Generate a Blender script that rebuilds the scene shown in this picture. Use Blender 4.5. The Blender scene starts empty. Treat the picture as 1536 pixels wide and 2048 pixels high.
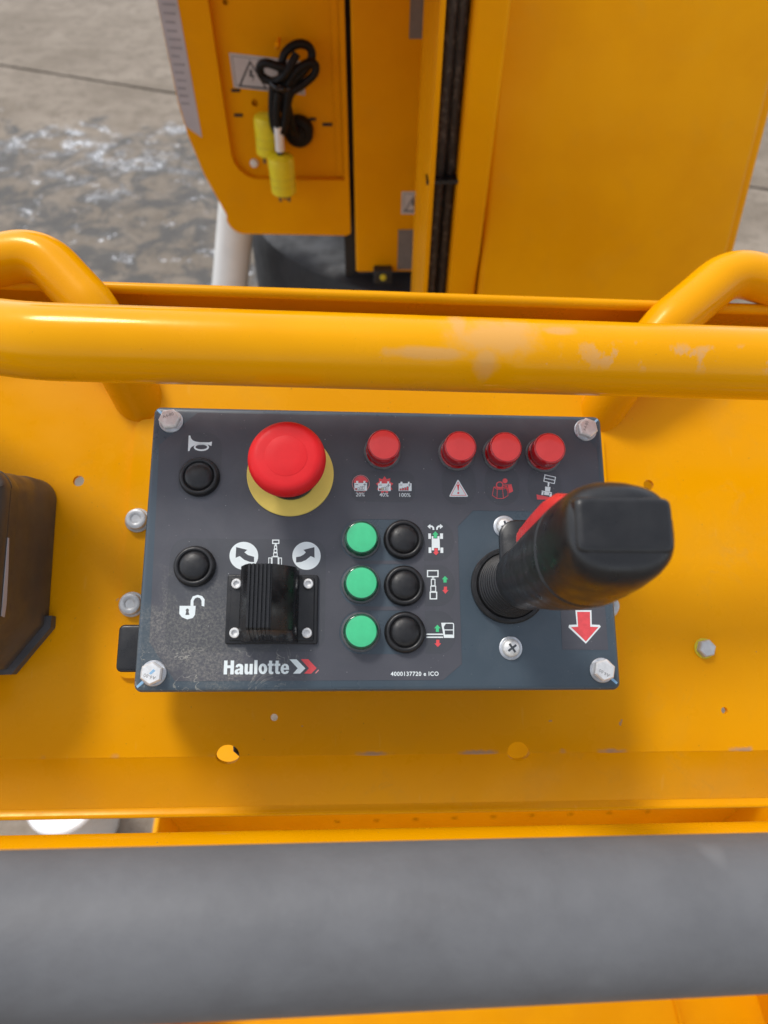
import bpy, bmesh, math, random
from mathutils import Matrix, Vector, Euler
from mathutils.geometry import tessellate_polygon

random.seed(7)
R = math.radians
scene = bpy.context.scene
col = scene.collection

# ------------------------------------------------------------------ camera
cam_data = bpy.data.cameras.new("camera")
cam_data.sensor_fit = 'VERTICAL'
cam_data.sensor_height = 9.8
cam_data.sensor_width = 7.35
cam_data.lens = 1380.0 / 2048.0 * 9.8
cam_data.clip_start = 0.01
cam_data.clip_end = 200.0
cam_data.dof.use_dof = True
cam_data.dof.focus_distance = 0.362
cam_data.dof.aperture_fstop = 2.3
cam = bpy.data.objects.new("camera", cam_data)
col.objects.link(cam)
cam.matrix_world = Matrix(((0.999348, 0.019352, -0.030487, -0.010164),
                           (-0.034528, 0.759312, -0.649810, -0.226271),
                           (0.010574, 0.650439, 0.759485, 1.741463),
                           (0, 0, 0, 1)))
scene.camera = cam

# ------------------------------------------------------------------ light
SUN_EL, SUN_AZ = R(64), R(-48)          # azimuth measured from +Y, negative = to the left
world = bpy.data.worlds.new("World")
scene.world = world
world.use_nodes = True
wn = world.node_tree
sky = wn.nodes.new('ShaderNodeTexSky')
sky.sky_type = 'NISHITA'
sky.sun_disc = False
sky.sun_elevation = SUN_EL
sky.sun_rotation = SUN_AZ
sky.altitude = 50
sky.air_density = 1.0
sky.dust_density = 1.2
sky.ozone_density = 1.0
hs = wn.nodes.new('ShaderNodeHueSaturation')          # thin bright haze: a paler sky than clear blue
hs.inputs['Saturation'].default_value = 0.30
wn.links.new(sky.outputs[0], hs.inputs['Color'])
wn.links.new(hs.outputs[0], wn.nodes['Background'].inputs[0])
wn.nodes['Background'].inputs[1].default_value = 0.125
sun_data = bpy.data.lights.new("sun", 'SUN')
sun_data.energy = 1.0
sun_data.angle = R(12)
sun_data.color = (1.0, 0.96, 0.90)
sun = bpy.data.objects.new("sun", sun_data)
col.objects.link(sun)
sd = Vector((math.sin(SUN_AZ) * math.cos(SUN_EL), math.cos(SUN_AZ) * math.cos(SUN_EL), math.sin(SUN_EL)))
sun.rotation_euler = sd.to_track_quat('Z', 'Y').to_euler()
sun.location = sd * 5
scene.view_settings.view_transform = 'Standard'
scene.view_settings.look = 'None'
scene.view_settings.gamma = 1.0
scene.view_settings.exposure = 1.0
scene.view_settings.use_curve_mapping = False

# ------------------------------------------------------------------ helpers
MM = 0.001
# frame of the tilted console: x right, y up the panel, z out of it, origin in the middle of the panel face
CON = Matrix(((0.998806, 0.022934, 0.043132, 0),
              (0, 0.882948, -0.469472, 0),
              (-0.048850, 0.468911, 0.881893, 1.45),
              (0, 0, 0, 1)))
WM = {}                                   # world matrix of every object made here


def link(o, parent=None, mw=None):
    """put o under parent at world matrix mw (default: the parent's own)"""
    col.objects.link(o)
    pw = WM[parent] if parent else Matrix()
    if mw is None:
        mw = pw.copy()
    if parent:
        o.parent = parent
    o.matrix_basis = pw.inverted() @ mw
    WM[o] = mw
    return o


def empty(name, label, cat, mw):
    o = bpy.data.objects.new(name, None)
    o.empty_display_size = 0.05
    link(o, None, mw)
    o['label'] = label
    o['category'] = cat
    return o


def make(name, verts, faces, mats, parent=None, mw=None, smooth=35, midx=None, label=None):
    me = bpy.data.meshes.new(name)
    me.from_pydata([tuple(v) for v in verts], [], [tuple(f) for f in faces])
    bm = bmesh.new()
    bm.from_mesh(me)
    if midx is None:
        bmesh.ops.recalc_face_normals(bm, faces=bm.faces)
    bm.to_mesh(me)
    bm.free()
    if not isinstance(mats, (list, tuple)):
        mats = [mats]
    for m in mats:
        me.materials.append(m)
    if midx:
        me.polygons.foreach_set('material_index', midx)
    if smooth:
        me.polygons.foreach_set('use_smooth', [True] * len(me.polygons))
        me.set_sharp_from_angle(angle=R(smooth))
    me.update()
    o = bpy.data.objects.new(name, me)
    link(o, parent, mw)
    if label:
        o['label'] = label
    return o


def dup(o, parent, mw):
    c = bpy.data.objects.new(o.name.split('.')[0], o.data)
    link(c, parent, mw)
    return c


class MB:
    """collects geometry in metres"""
    def __init__(s):
        s.v, s.f = [], []

    def add(s, v, f):
        n = len(s.v)
        s.v += [tuple(x) for x in v]
        s.f += [tuple(i + n for i in q) for q in f]
        return s

    def loft(s, rings, cap0=True, cap1=True, closed=True):
        n = len(rings[0])
        v = [p for r in rings for p in r]
        f = []
        for k in range(len(rings) - 1):
            for i in range(n if closed else n - 1):
                j = (i + 1) % n
                f.append((k * n + i, k * n + j, (k + 1) * n + j, (k + 1) * n + i))
        if cap0:
            f.append(tuple(range(n - 1, -1, -1)))
        if cap1:
            f.append(tuple((len(rings) - 1) * n + i for i in range(n)))
        return s.add(v, f)

    def lathe(s, prof, seg=48, c=(0, 0, 0), cap0=True, cap1=True, rot=0):
        rings = [[(c[0] + r * math.cos(2 * math.pi * i / seg + rot), c[1] + r * math.sin(2 * math.pi * i / seg + rot), c[2] + z)
                  for i in range(seg)] for r, z in prof]
        return s.loft(rings, cap0, cap1)

    def prism(s, outline, z0, z1, holes=()):
        loops = [list(outline)] + [list(h) for h in holes]
        flat = [p for l in loops for p in l]
        n = len(flat)
        tris = tessellate_polygon([[Vector((p[0], p[1], 0)) for p in l] for l in loops])
        v = [(p[0], p[1], z1) for p in flat] + [(p[0], p[1], z0) for p in flat]
        f = []
        for t in tris:
            a, b, c_ = (flat[i] for i in t)
            if (b[0] - a[0]) * (c_[1] - a[1]) - (b[1] - a[1]) * (c_[0] - a[0]) < 0:
                t = t[::-1]
            f.append(tuple(t))
            f.append(tuple(i + n for i in t[::-1]))
        k = 0
        for l in loops:
            m = len(l)
            for i in range(m):
                j = (i + 1) % m
                f.append((k + i, k + j, n + k + j, n + k + i))
            k += m
        return s.add(v, f)

    def box(s, x0, x1, y0, y1, z0, z1, bev=0):
        if not bev:
            return s.prism([(x0, y0), (x1, y0), (x1, y1), (x0, y1)], z0, z1)
        return s.rslab(x0, x1, y0, y1, z0, z1, bev * 1.5, bev)

    def rslab(s, x0, x1, y0, y1, z0, z1, rad, bev, seg=6, both=True):
        def ring(ins, z):
            return [(p[0], p[1], z) for p in rrect(x0 + ins, x1 - ins, y0 + ins, y1 - ins, max(rad - ins, rad * .15), seg)]
        st = [(bev * (1 - math.cos(a)), bev * (1 - math.sin(a))) for a in (0, R(30), R(60), R(90))]
        rings = []
        if both:
            rings += [ring(bev - a, z0 + b) for a, b in [(bev * math.sin(t), bev * (1 - math.cos(t))) for t in (0, R(30), R(60), R(90))]]
        else:
            rings += [ring(0, z0)]
        rings += [ring(bev - bev * math.cos(t), z1 - bev + bev * math.sin(t)) for t in (0, R(30), R(60), R(90))]
        return s.loft(rings)

    def tube(s, pts, rad, seg=24, cap=True):
        pts = [Vector(p) for p in pts]
        t0 = (pts[1] - pts[0]).normalized()
        up = Vector((0, 0, 1)) if abs(t0.z) < .9 else Vector((1, 0, 0))
        nrm = (up - t0 * up.dot(t0)).normalized()
        rings = []
        for i, p in enumerate(pts):
            a = pts[max(i - 1, 0)]
            b = pts[min(i + 1, len(pts) - 1)]
            t = (b - a).normalized()
            nrm = (nrm - t * nrm.dot(t)).normalized()
            bi = t.cross(nrm)
            r_ = rad[i] if isinstance(rad, (list, tuple)) else rad
            rings.append([p + (nrm * math.cos(2 * math.pi * k / seg) + bi * math.sin(2 * math.pi * k / seg)) * r_ for k in range(seg)])
        return s.loft(rings, cap, cap)

    def build(s, name, mat, parent=None, mw=None, smooth=35, label=None):
        return make(name, s.v, s.f, mat, parent, mw, smooth, None, label)


def rrect(x0, x1, y0, y1, r, seg=6):
    out = []
    for cx, cy, a0 in ((x1 - r, y1 - r, 0), (x0 + r, y1 - r, 90), (x0 + r, y0 + r, 180), (x1 - r, y0 + r, 270)):
        for i in range(seg + 1):
            a = R(a0 + 90 * i / seg)
            out.append((cx + r * math.cos(a), cy + r * math.sin(a)))
    return out


def circ(cx, cy, r, n=24, ry=None):
    ry = ry or r
    return [(cx + r * math.cos(2 * math.pi * i / n), cy + ry * math.sin(2 * math.pi * i / n)) for i in range(n)]


def fillet(pts, rad, seg=8):
    """polyline with rounded corners"""
    pts = [Vector(p) for p in pts]
    out = [pts[0]]
    for i in range(1, len(pts) - 1):
        a, b, c = pts[i - 1], pts[i], pts[i + 1]
        u, w = (a - b).normalized(), (c - b).normalized()
        ang = u.angle(w)
        d = min(rad / math.tan(ang / 2), (a - b).length * .48, (c - b).length * .48)
        p, q = b + u * d, b + w * d
        for k in range(seg + 1):
            t = k / seg
            out.append(p * (1 - t) ** 2 + b * 2 * t * (1 - t) + q * t ** 2)
    out.append(pts[-1])
    return out


def smoothline(pts, n=8):
    """Catmull-Rom through pts"""
    P = [Vector(p) for p in pts]
    P = [P[0] * 2 - P[1]] + P + [P[-1] * 2 - P[-2]]
    out = []
    for i in range(1, len(P) - 2):
        a, b, c, d = P[i - 1:i + 3]
        for k in range(n):
            t = k / n
            out.append(.5 * ((2 * b) + (c - a) * t + (2 * a - 5 * b + 4 * c - d) * t * t + (3 * b - a - 3 * c + d) * t ** 3))
    out.append(P[-2])
    return out


def m(pts):
    return [tuple(c * MM for c in p) for p in pts]


T = Matrix.Translation


def rotx(a):
    return Matrix.Rotation(R(a), 4, 'X')


def roty(a):
    return Matrix.Rotation(R(a), 4, 'Y')


def rotz(a):
    return Matrix.Rotation(R(a), 4, 'Z')


# ------------------------------------------------------------------ materials
class Nodes:
    def __init__(s, name):
        s.mat = bpy.data.materials.new(name)
        s.mat.use_nodes = True
        s.t = s.mat.node_tree
        s.b = s.t.nodes['Principled BSDF']
        s.tc = s.t.nodes.new('ShaderNodeTexCoord')

    def n(s, kind, **kw):
        x = s.t.nodes.new('ShaderNode' + kind)
        for k, v in kw.items():
            setattr(x, k, v)
        return x

    def set(s, node, sock, val):
        i = node.inputs[sock]
        if hasattr(val, 'is_linked') or isinstance(val, bpy.types.NodeSocket):
            s.t.links.new(val, i)
        else:
            if isinstance(val, (tuple, list)) and len(val) == 3 and i.type == 'RGBA':
                val = (*val, 1)
            i.default_value = val

    def noise(s, scale, detail=4, rough=.55, vec=None, dist=0):
        x = s.n('TexNoise')
        s.set(x, 'Vector', vec or s.tc.outputs['Object'])
        s.set(x, 'Scale', scale)
        s.set(x, 'Detail', detail)
        s.set(x, 'Roughness', rough)
        s.set(x, 'Distortion', dist)
        return x.outputs['Fac']

    def ramp(s, fac, a, b, lo=0., hi=1.):
        x = s.n('MapRange')
        x.interpolation_type = 'SMOOTHSTEP'
        for k, v in (('Value', fac), ('From Min', a), ('From Max', b), ('To Min', lo), ('To Max', hi)):
            s.set(x, k, v)
        return x.outputs['Result']

    def math(s, op, a, b=0., c=0.):
        x = s.n('Math', operation=op)
        for i, v in enumerate((a, b, c)):
            s.set(x, i, v)
        return x.outputs[0]

    def mix(s, fac, a, b):
        x = s.n('Mix', data_type='RGBA')
        for i, v in ((0, fac), (6, a), (7, b)):
            s.set(x, i, v)
        return x.outputs[2]

    def xyz(s, out='Object'):
        x = s.n('SeparateXYZ')
        s.set(x, 0, s.tc.outputs[out])
        return x.outputs

    def map(s, scale=(1, 1, 1), loc=(0, 0, 0), rot=(0, 0, 0)):
        x = s.n('Mapping')
        s.set(x, 'Vector', s.tc.outputs['Object'])
        s.set(x, 'Scale', scale)
        s.set(x, 'Location', loc)
        s.set(x, 'Rotation', rot)
        return x.outputs[0]

    def bump(s, h, strength=.2, dist=.001):
        x = s.n('Bump')
        s.set(x, 'Height', h)
        s.set(x, 'Strength', strength)
        s.set(x, 'Distance', dist)
        s.t.links.new(x.outputs[0], s.b.inputs['Normal'])

    def p(s, **kw):
        for k, v in kw.items():
            s.set(s.b, k.replace('_', ' '), v)
        return s


def simple(name, color, rough=.5, metal=0., var=.12, vscale=60, bump=.0, bscale=400, rvar=.1, coat=0., spec=.5):
    N = Nodes(name)
    nz = N.noise(vscale, 5)
    dark = tuple(c * (1 - var) for c in color)
    lite = tuple(min(c * (1 + var), 1) for c in color)
    N.p(Base_Color=N.mix(N.ramp(nz, .3, .7), dark, lite), Metallic=metal, Coat_Weight=coat, Coat_Roughness=.08, Specular_IOR_Level=spec)
    N.p(Roughness=N.ramp(N.noise(vscale * 2.3, 4), .3, .7, max(rough - rvar, .02), min(rough + rvar, 1)))
    if bump:
        N.bump(N.noise(bscale, 3), bump, .0003)
    return N.mat


YEL = (0.80, 0.342, 0.0)
YEL_D = (0.755, 0.312, 0.0)


def yellow(name, rough=.28, coat=.25, extra=None, dirt=.25, spec=.2):
    N = Nodes(name)
    base = N.mix(N.ramp(N.noise(9, 5), .35, .65), YEL_D, YEL)
    # thin film of dust and smears
    dn = N.math('MULTIPLY', N.ramp(N.noise(14, 8, .65, dist=.6), .52, .75), dirt)
    base = N.mix(dn, base, (.60, .30, .03))
    fl = N.ramp(N.noise(520, 2, .5), .74, .80)
    base = N.mix(N.math('MULTIPLY', fl, .55), base, (.20, .13, .05))
    N.p(Roughness=N.ramp(N.noise(22, 6, .6), .3, .7, rough - .08, rough + .14), Coat_Weight=coat, Coat_Roughness=.1, Specular_IOR_Level=spec, Specular_Tint=(1., .78, .36))
    if extra:
        base = extra(N, base)
    N.p(Base_Color=base)
    N.bump(N.math('ADD', N.math('MULTIPLY', N.noise(7, 3), 3.), N.math('MULTIPLY', N.noise(380, 2), .06)), .12, .002)
    return N.mat


def tray_extra(N, base):
    x, y, z = N.xyz()
    # paint rubbed off along the front bend (y = -116 mm)
    d = N.math('ABSOLUTE', N.math('ADD', y, .1155))
    band = N.ramp(N.math('ADD', d, N.math('MULTIPLY', N.math('SUBTRACT', N.noise(240, 4), .5), .004)), 0.0, .0022, 1., 0.)
    v = N.map(scale=(1, .05, .05))
    long = N.ramp(N.noise(24, 3, .5, vec=v), .55, .64)
    wear = N.math('MULTIPLY', band, long)
    base = N.mix(N.math('MULTIPLY', wear, .65), base, (.27, .25, .25))
    sm = N.ramp(N.noise(42, 9, .78, dist=1.0), .52, .72)
    base = N.mix(N.math('MULTIPLY', N.math('MULTIPLY', sm, N.ramp(N.noise(7, 3), .48, .60)), .30), base, (.50, .28, .06))
    # scattered chips and small scratches
    ch = N.ramp(N.noise(95, 3, .6), .745, .765)
    base = N.mix(N.math('MULTIPLY', ch, .7), base, (.30, .24, .18))
    sv = N.map(scale=(1.2, .16, 1), rot=(0, 0, .5))
    sc = N.ramp(N.noise(260, 2, .4, vec=sv), .73, .76)
    base = N.mix(N.math('MULTIPLY', sc, .07), base, (.9, .62, .2))
    return base


def rail_extra(N, base):
    """chalky scrape and rub marks on the near side of the guard tube"""
    x, y, z = N.xyz()
    nz = N.math('MULTIPLY', N.math('SUBTRACT', N.noise(48, 6, .62), .5), .034)
    nz2 = N.math('MULTIPLY', N.math('SUBTRACT', N.noise(130, 5, .62), .5), .010)

    def blob(cx, cy, rx, ry, k=0.):
        dx = N.math('DIVIDE', N.math('ADD', N.math('SUBTRACT', x, cx), N.math('MULTIPLY', N.math('SUBTRACT', y, cy), k)), rx)
        dy = N.math('DIVIDE', N.math('SUBTRACT', y, cy), ry)
        r_ = N.math('SQRT', N.math('ADD', N.math('MULTIPLY', dx, dx), N.math('MULTIPLY', dy, dy)))
        r_ = N.math('ADD', r_, N.math('MULTIPLY', N.math('ADD', nz, nz2), 60.))
        return N.ramp(r_, .45, 1.3, 1., 0.)
    m_ = blob(.050, .091, .027, .010)
    for a in ((.033, .096, .005, .010), (.018, .082, .020, .0028), (.046, .080, .006, .006), (.080, .095, .008, .003)):
        m_ = N.math('MAXIMUM', m_, blob(*a))
    v = N.map(scale=(1, .7, .0))
    strip = N.math('MULTIPLY', N.ramp(N.math('ABSOLUTE', N.math('SUBTRACT', y, .0835)), .003, .008, 1., 0.), N.ramp(x, .07, .11))
    strip = N.math('MULTIPLY', strip, N.ramp(N.noise(95, 5, .6, vec=v), .52, .60))
    base = N.mix(N.math('MULTIPLY', m_, .27), base, (.44, .37, .30))
    base = N.mix(N.math('MULTIPLY', strip, .30), base, (.42, .37, .33))
    dots = N.math('MULTIPLY', N.ramp(N.noise(60, 4, .6), .66, .70), N.ramp(N.math('ABSOLUTE', N.math('SUBTRACT', y, .082)), .002, .007, 1., 0.))
    base = N.mix(N.math('MULTIPLY', dots, .7), base, (.42, .36, .32))
    return base


M_TRAY = yellow('yellow_tray_paint', .26, .0, tray_extra, .25, .26)
M_RAIL = yellow('yellow_rail_paint', .18, .05, rail_extra, .08, .3)
M_TUBE = yellow('yellow_tube_paint', .20, .05, None, .10, .3)
M_MACH = yellow('yellow_machine_paint', .42, .0, None, .15)


def panel_mat(name, a, b, rough, dust):
    N = Nodes(name)
    base = N.mix(N.ramp(N.noise(35, 6), .3, .7), a, b)
    x, y, z = N.xyz()
    dx = N.math('DIVIDE', N.math('ADD', x, .092), .042)
    dy = N.math('DIVIDE', N.math('ADD', N.math('ADD', y, .048), N.math('MULTIPLY', x, .0)), .032)
    r_ = N.math('SQRT', N.math('ADD', N.math('MULTIPLY', dx, dx), N.math('MULTIPLY', dy, dy)))
    spot = N.ramp(N.math('ADD', r_, N.math('MULTIPLY', N.math('SUBTRACT', N.noise(48, 8, .72, dist=.6), .5), 2.6)), .15, 1.2, 1., 0.)
    grit = N.ramp(N.noise(760, 8, .8), .38, .74)
    dustm = N.math('MULTIPLY', N.math('MULTIPLY', spot, grit), dust)
    film = N.math('MULTIPLY', N.ramp(N.noise(26, 7, .7, dist=.8),   .45, .75), .06)
    base = N.mix(film, base, (.30, .30, .31))
    base = N.mix(dustm, base, (.36, .34, .28))
    # dried water lines along the lower left
    wl = N.ramp(N.math('ABSOLUTE', N.math('SUBTRACT', N.noise(38, 4, .7, dist=1.2), .5)), .002, .008, 1., 0.)
    wl = N.math('MULTIPLY', wl, N.math('MULTIPLY', N.ramp(r_, .6, 1.6, 1., 0.), N.ramp(y, -.052, -.058)))
    base = N.mix(N.math('MULTIPLY', wl, .6), base, (.42, .40, .34))
    sp = N.ramp(N.noise(900, 1.5, .5), .755, .79)
    base = N.mix(N.math('MULTIPLY', sp, .55), base, (.6, .6, .58))
    N.p(Base_Color=base, Roughness=N.math('ADD', N.ramp(N.noise(30, 6, .65), .3, .7, rough - .06, rough + .1), N.math('MULTIPLY', dustm, .3)), Specular_IOR_Level=.5)
    N.bump(N.noise(700, 2), .05, .0002)
    return N.mat


M_LID = panel_mat('slate_blue_enamel', (.050, .072, .092), (.058, .082, .104), .30, .6)
M_DECAL = panel_mat('charcoal_overlay_film', (.064, .065, .078), (.073, .074, .088), .40, .75)
M_DECAL2 = panel_mat('charcoal_overlay_darker_field', (.055, .058, .068), (.063, .066, .077), .44, .5)
M_WHITE = simple('white_print', (.76, .82, .82), .5, var=.025, vscale=120)
M_RED = simple('red_print', (.74, .075, .085), .5, var=.08, vscale=300)
M_PINK = simple('pale_red_print', (.72, .25, .24), .5, var=.08)
M_GREEN = simple('green_print', (.06, .55, .22), .5, var=.08)
M_BEIGE = simple('beige_print', (.62, .58, .36), .5, var=.08)
M_INK = simple('dark_print', (.055, .06, .07), .5, var=.1)
M_BLK = simple('black_plastic', (.009, .009, .010), .36, var=.2, bump=.15, bscale=900)
M_BLKG = simple('black_gloss_plastic', (.008, .008, .009), .28, var=.2, bump=.08, bscale=300)
M_RUB = simple('black_rubber', (.011, .011, .012), .42, var=.25, vscale=200, bump=.2, bscale=700)
M_STEEL = simple('stainless_steel', (.80, .795, .78), .42, .5, var=.12, vscale=300, bump=.12, bscale=500)
M_STEELD = simple('stamped_steel_shade', (.30, .29, .28), .5, .6)
M_ZINC = simple('zinc_plate', (.55, .57, .60), .42, .85, var=.15, vscale=220, bump=.15, bscale=400)
M_GALV = simple('galvanised_grey', (.50, .52, .53), .45, .3, var=.12, vscale=200)
M_ESTOP = simple('red_stop_plastic', (.66, .010, .014), .5, var=.05, vscale=80, bump=.05, bscale=500, rvar=.06, spec=.3)
M_ESTOP_Y = simple('yellow_legend_disc', (.86, .64, .13), .55, var=.05)
M_NECK = simple('worn_grey_neck', (.30, .27, .20), .45, var=.3, vscale=150)
M_LENSR = simple('deep_red_lens', (.46, .006, .010), .12, var=.1, coat=.5)
M_LENSRF = simple('red_lens_face', (1.0, .075, .07), .16, var=.06, vscale=120, rvar=.04, coat=.0, spec=.4)
M_LENSG = simple('deep_green_lens', (.002, .075, .035), .12, var=.1, coat=.5)
M_LENSGF = simple('green_lens_face', (.06, .56, .25), .12, var=.06, vscale=120, rvar=.04, coat=.3)
M_CORD = simple('black_cord', (.004, .004, .0045), .5, var=.2, spec=.25)
M_BRASS = simple('dull_brass', (.16, .11, .05), .5, .4, var=.2)
M_GASKET = simple('clear_grey_gasket', (.10, .105, .11), .3, var=.15)
M_TRIG = simple('red_trigger_plastic', (.62, .035, .035), .34, var=.1)
M_BLUE = simple('blue_inspection_paint', (.26, .46, .66), .4, var=.15, vscale=300)
M_HOSE = None
M_STK = simple('pale_sticker', (.52, .51, .52), .5, var=.06)
M_STKG = simple('grey_sticker', (.17, .155, .15), .55, var=.08)
M_STKL = simple('lavender_grey_sticker', (.43, .42, .46), .5, var=.08, vscale=20)
M_STKT = simple('sticker_text_grey', (.28, .28, .31), .55)
M_PLUG = simple('yellow_plug_plastic', (.72, .60, .012), .42, var=.08)
M_PLUGD = simple('yellow_plug_cap', (.62, .52, .02), .45, var=.08)
M_SLEEVE = simple('white_cable_sleeve', (.75, .75, .74), .45, var=.06)
M_BROWN = simple('brown_black_box_plastic', (.066, .055, .047), .40, var=.12, vscale=40, bump=.1, bscale=300)
M_FLANGE = simple('slate_flange_plastic', (.065, .065, .070), .5, var=.15)
M_BASE = simple('dark_chassis_paint', (.014, .016, .020), .6, var=.25, vscale=12)
M_BASE2 = simple('black_chassis_steel', (.012, .013, .015), .5, var=.3, vscale=12)
M_POST = simple('off_white_post_paint', (.82, .82, .80), .15, var=.05, vscale=15)
M_BUCKET = simple('white_bucket_plastic', (.80, .80, .80), .35, var=.04)


def foam():
    N = Nodes('grey_foam_padding')
    base = N.mix(N.ramp(N.noise(30, 7, .65), .3, .7), (.112, .112, .116), (.135, .135, .139))
    st = N.ramp(N.noise(11, 6, .7, dist=.7), .55, .72)
    base = N.mix(N.math('MULTIPLY', st, .35), base, (.085, .08, .08))
    sp = N.ramp(N.noise(16, 3, .5), .66, .72)
    base = N.mix(N.math('MULTIPLY', sp, .3), base, (.25, .25, .25))
    N.p(Base_Color=base, Roughness=.6, Specular_IOR_Level=.45)
    N.bump(N.noise(160, 5, .6), .3, .001)
    return N.mat


M_FOAM = foam()


def hose_mat():
    N = Nodes('dusty_black_hose')
    base = N.mix(N.ramp(N.noise(130, 7, .7), .50, .72), (.020, .017, .015), (.11, .095, .08))
    N.p(Base_Color=base, Roughness=N.ramp(N.noise(90, 4), .3, .7, .4, .75))
    N.bump(N.noise(300, 4), .3, .001)
    return N.mat


M_HOSE = hose_mat()


def concrete():
    N = Nodes('wet_concrete')
    g = N.n('NewGeometry')
    pos = g.outputs['Position']
    sx = N.n('SeparateXYZ')
    N.set(sx, 0, pos)
    px, py, pz = sx.outputs

    def nz(scale, d=6, ro=.6, di=0.):
        return N.noise(scale, d, ro, vec=pos, dist=di)
    base = N.mix(N.ramp(nz(1.6, 7), .3, .7), (.19, .153, .114), (.285, .236, .185))
    base = N.mix(N.math('MULTIPLY', N.ramp(nz(9, 8, .75), .45, .62), .7), base, (.155, .123, .09))
    base = N.mix(N.math('MULTIPLY', N.ramp(nz(70, 4, .6), .5, .75), .35), base, (.40, .35, .29))
    base = N.mix(N.math('MULTIPLY', N.ramp(nz(26, 3, .5), .68, .72), .75), base, (.10, .085, .065))
    # wet area: nearer than y = 4.6 m, left of the machine, fingered edge
    edge = N.math('ADD', N.math('SUBTRACT', 4.35, py), N.math('MULTIPLY', N.math('SUBTRACT', nz(2.6, 8, .72, .4), .5), 2.4))
    edge = N.math('ADD', edge, N.math('MULTIPLY', px, -.10))
    near = N.math('MULTIPLY', N.ramp(py, 1.2, 1.9), N.ramp(px, .6, .2))
    wet = N.math('MULTIPLY', N.ramp(edge, 0., .22), near)
    patch = N.ramp(nz(5.0, 9, .74, .6), .42, .56)
    wetp = N.math('MULTIPLY', wet, N.math('ADD', N.math('MULTIPLY', patch, .80), .20))
    base = N.mix(N.math('MULTIPLY', wetp, .85), base, (.050, .049, .048))
    # water film at rim and in spots; sky sheen and glints painted white
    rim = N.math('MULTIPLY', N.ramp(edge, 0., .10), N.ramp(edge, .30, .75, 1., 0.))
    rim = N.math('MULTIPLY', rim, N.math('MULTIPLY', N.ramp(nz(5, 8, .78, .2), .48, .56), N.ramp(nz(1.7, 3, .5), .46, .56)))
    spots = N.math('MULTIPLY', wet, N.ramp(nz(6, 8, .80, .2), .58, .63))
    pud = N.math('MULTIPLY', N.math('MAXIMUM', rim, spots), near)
    sky_sheen = N.math('MULTIPLY', pud, N.ramp(nz(60, 5, .8), .40, .60))
    base = N.mix(N.math('MULTIPLY', sky_sheen, .75), base, (.58, .59, .62))
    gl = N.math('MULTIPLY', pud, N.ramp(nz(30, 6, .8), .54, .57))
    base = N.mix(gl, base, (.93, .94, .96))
    rough = N.math('ADD', .85, N.math('MULTIPLY', wetp, -.22))
    rough = N.math('MAXIMUM', N.math('ADD', rough, N.math('MULTIPLY', pud, -.5)), .07)
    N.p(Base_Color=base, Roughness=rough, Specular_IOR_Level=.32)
    h = N.math('ADD', N.math('MULTIPLY', nz(120, 4), .25), N.math('MULTIPLY', nz(16, 6, .7), .8))
    N.bump(h, .8, .012)
    return N.mat


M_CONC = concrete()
M_JOINT = simple('joint_dirt', (.07, .058, .042), .9, var=.3, vscale=20)

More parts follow.
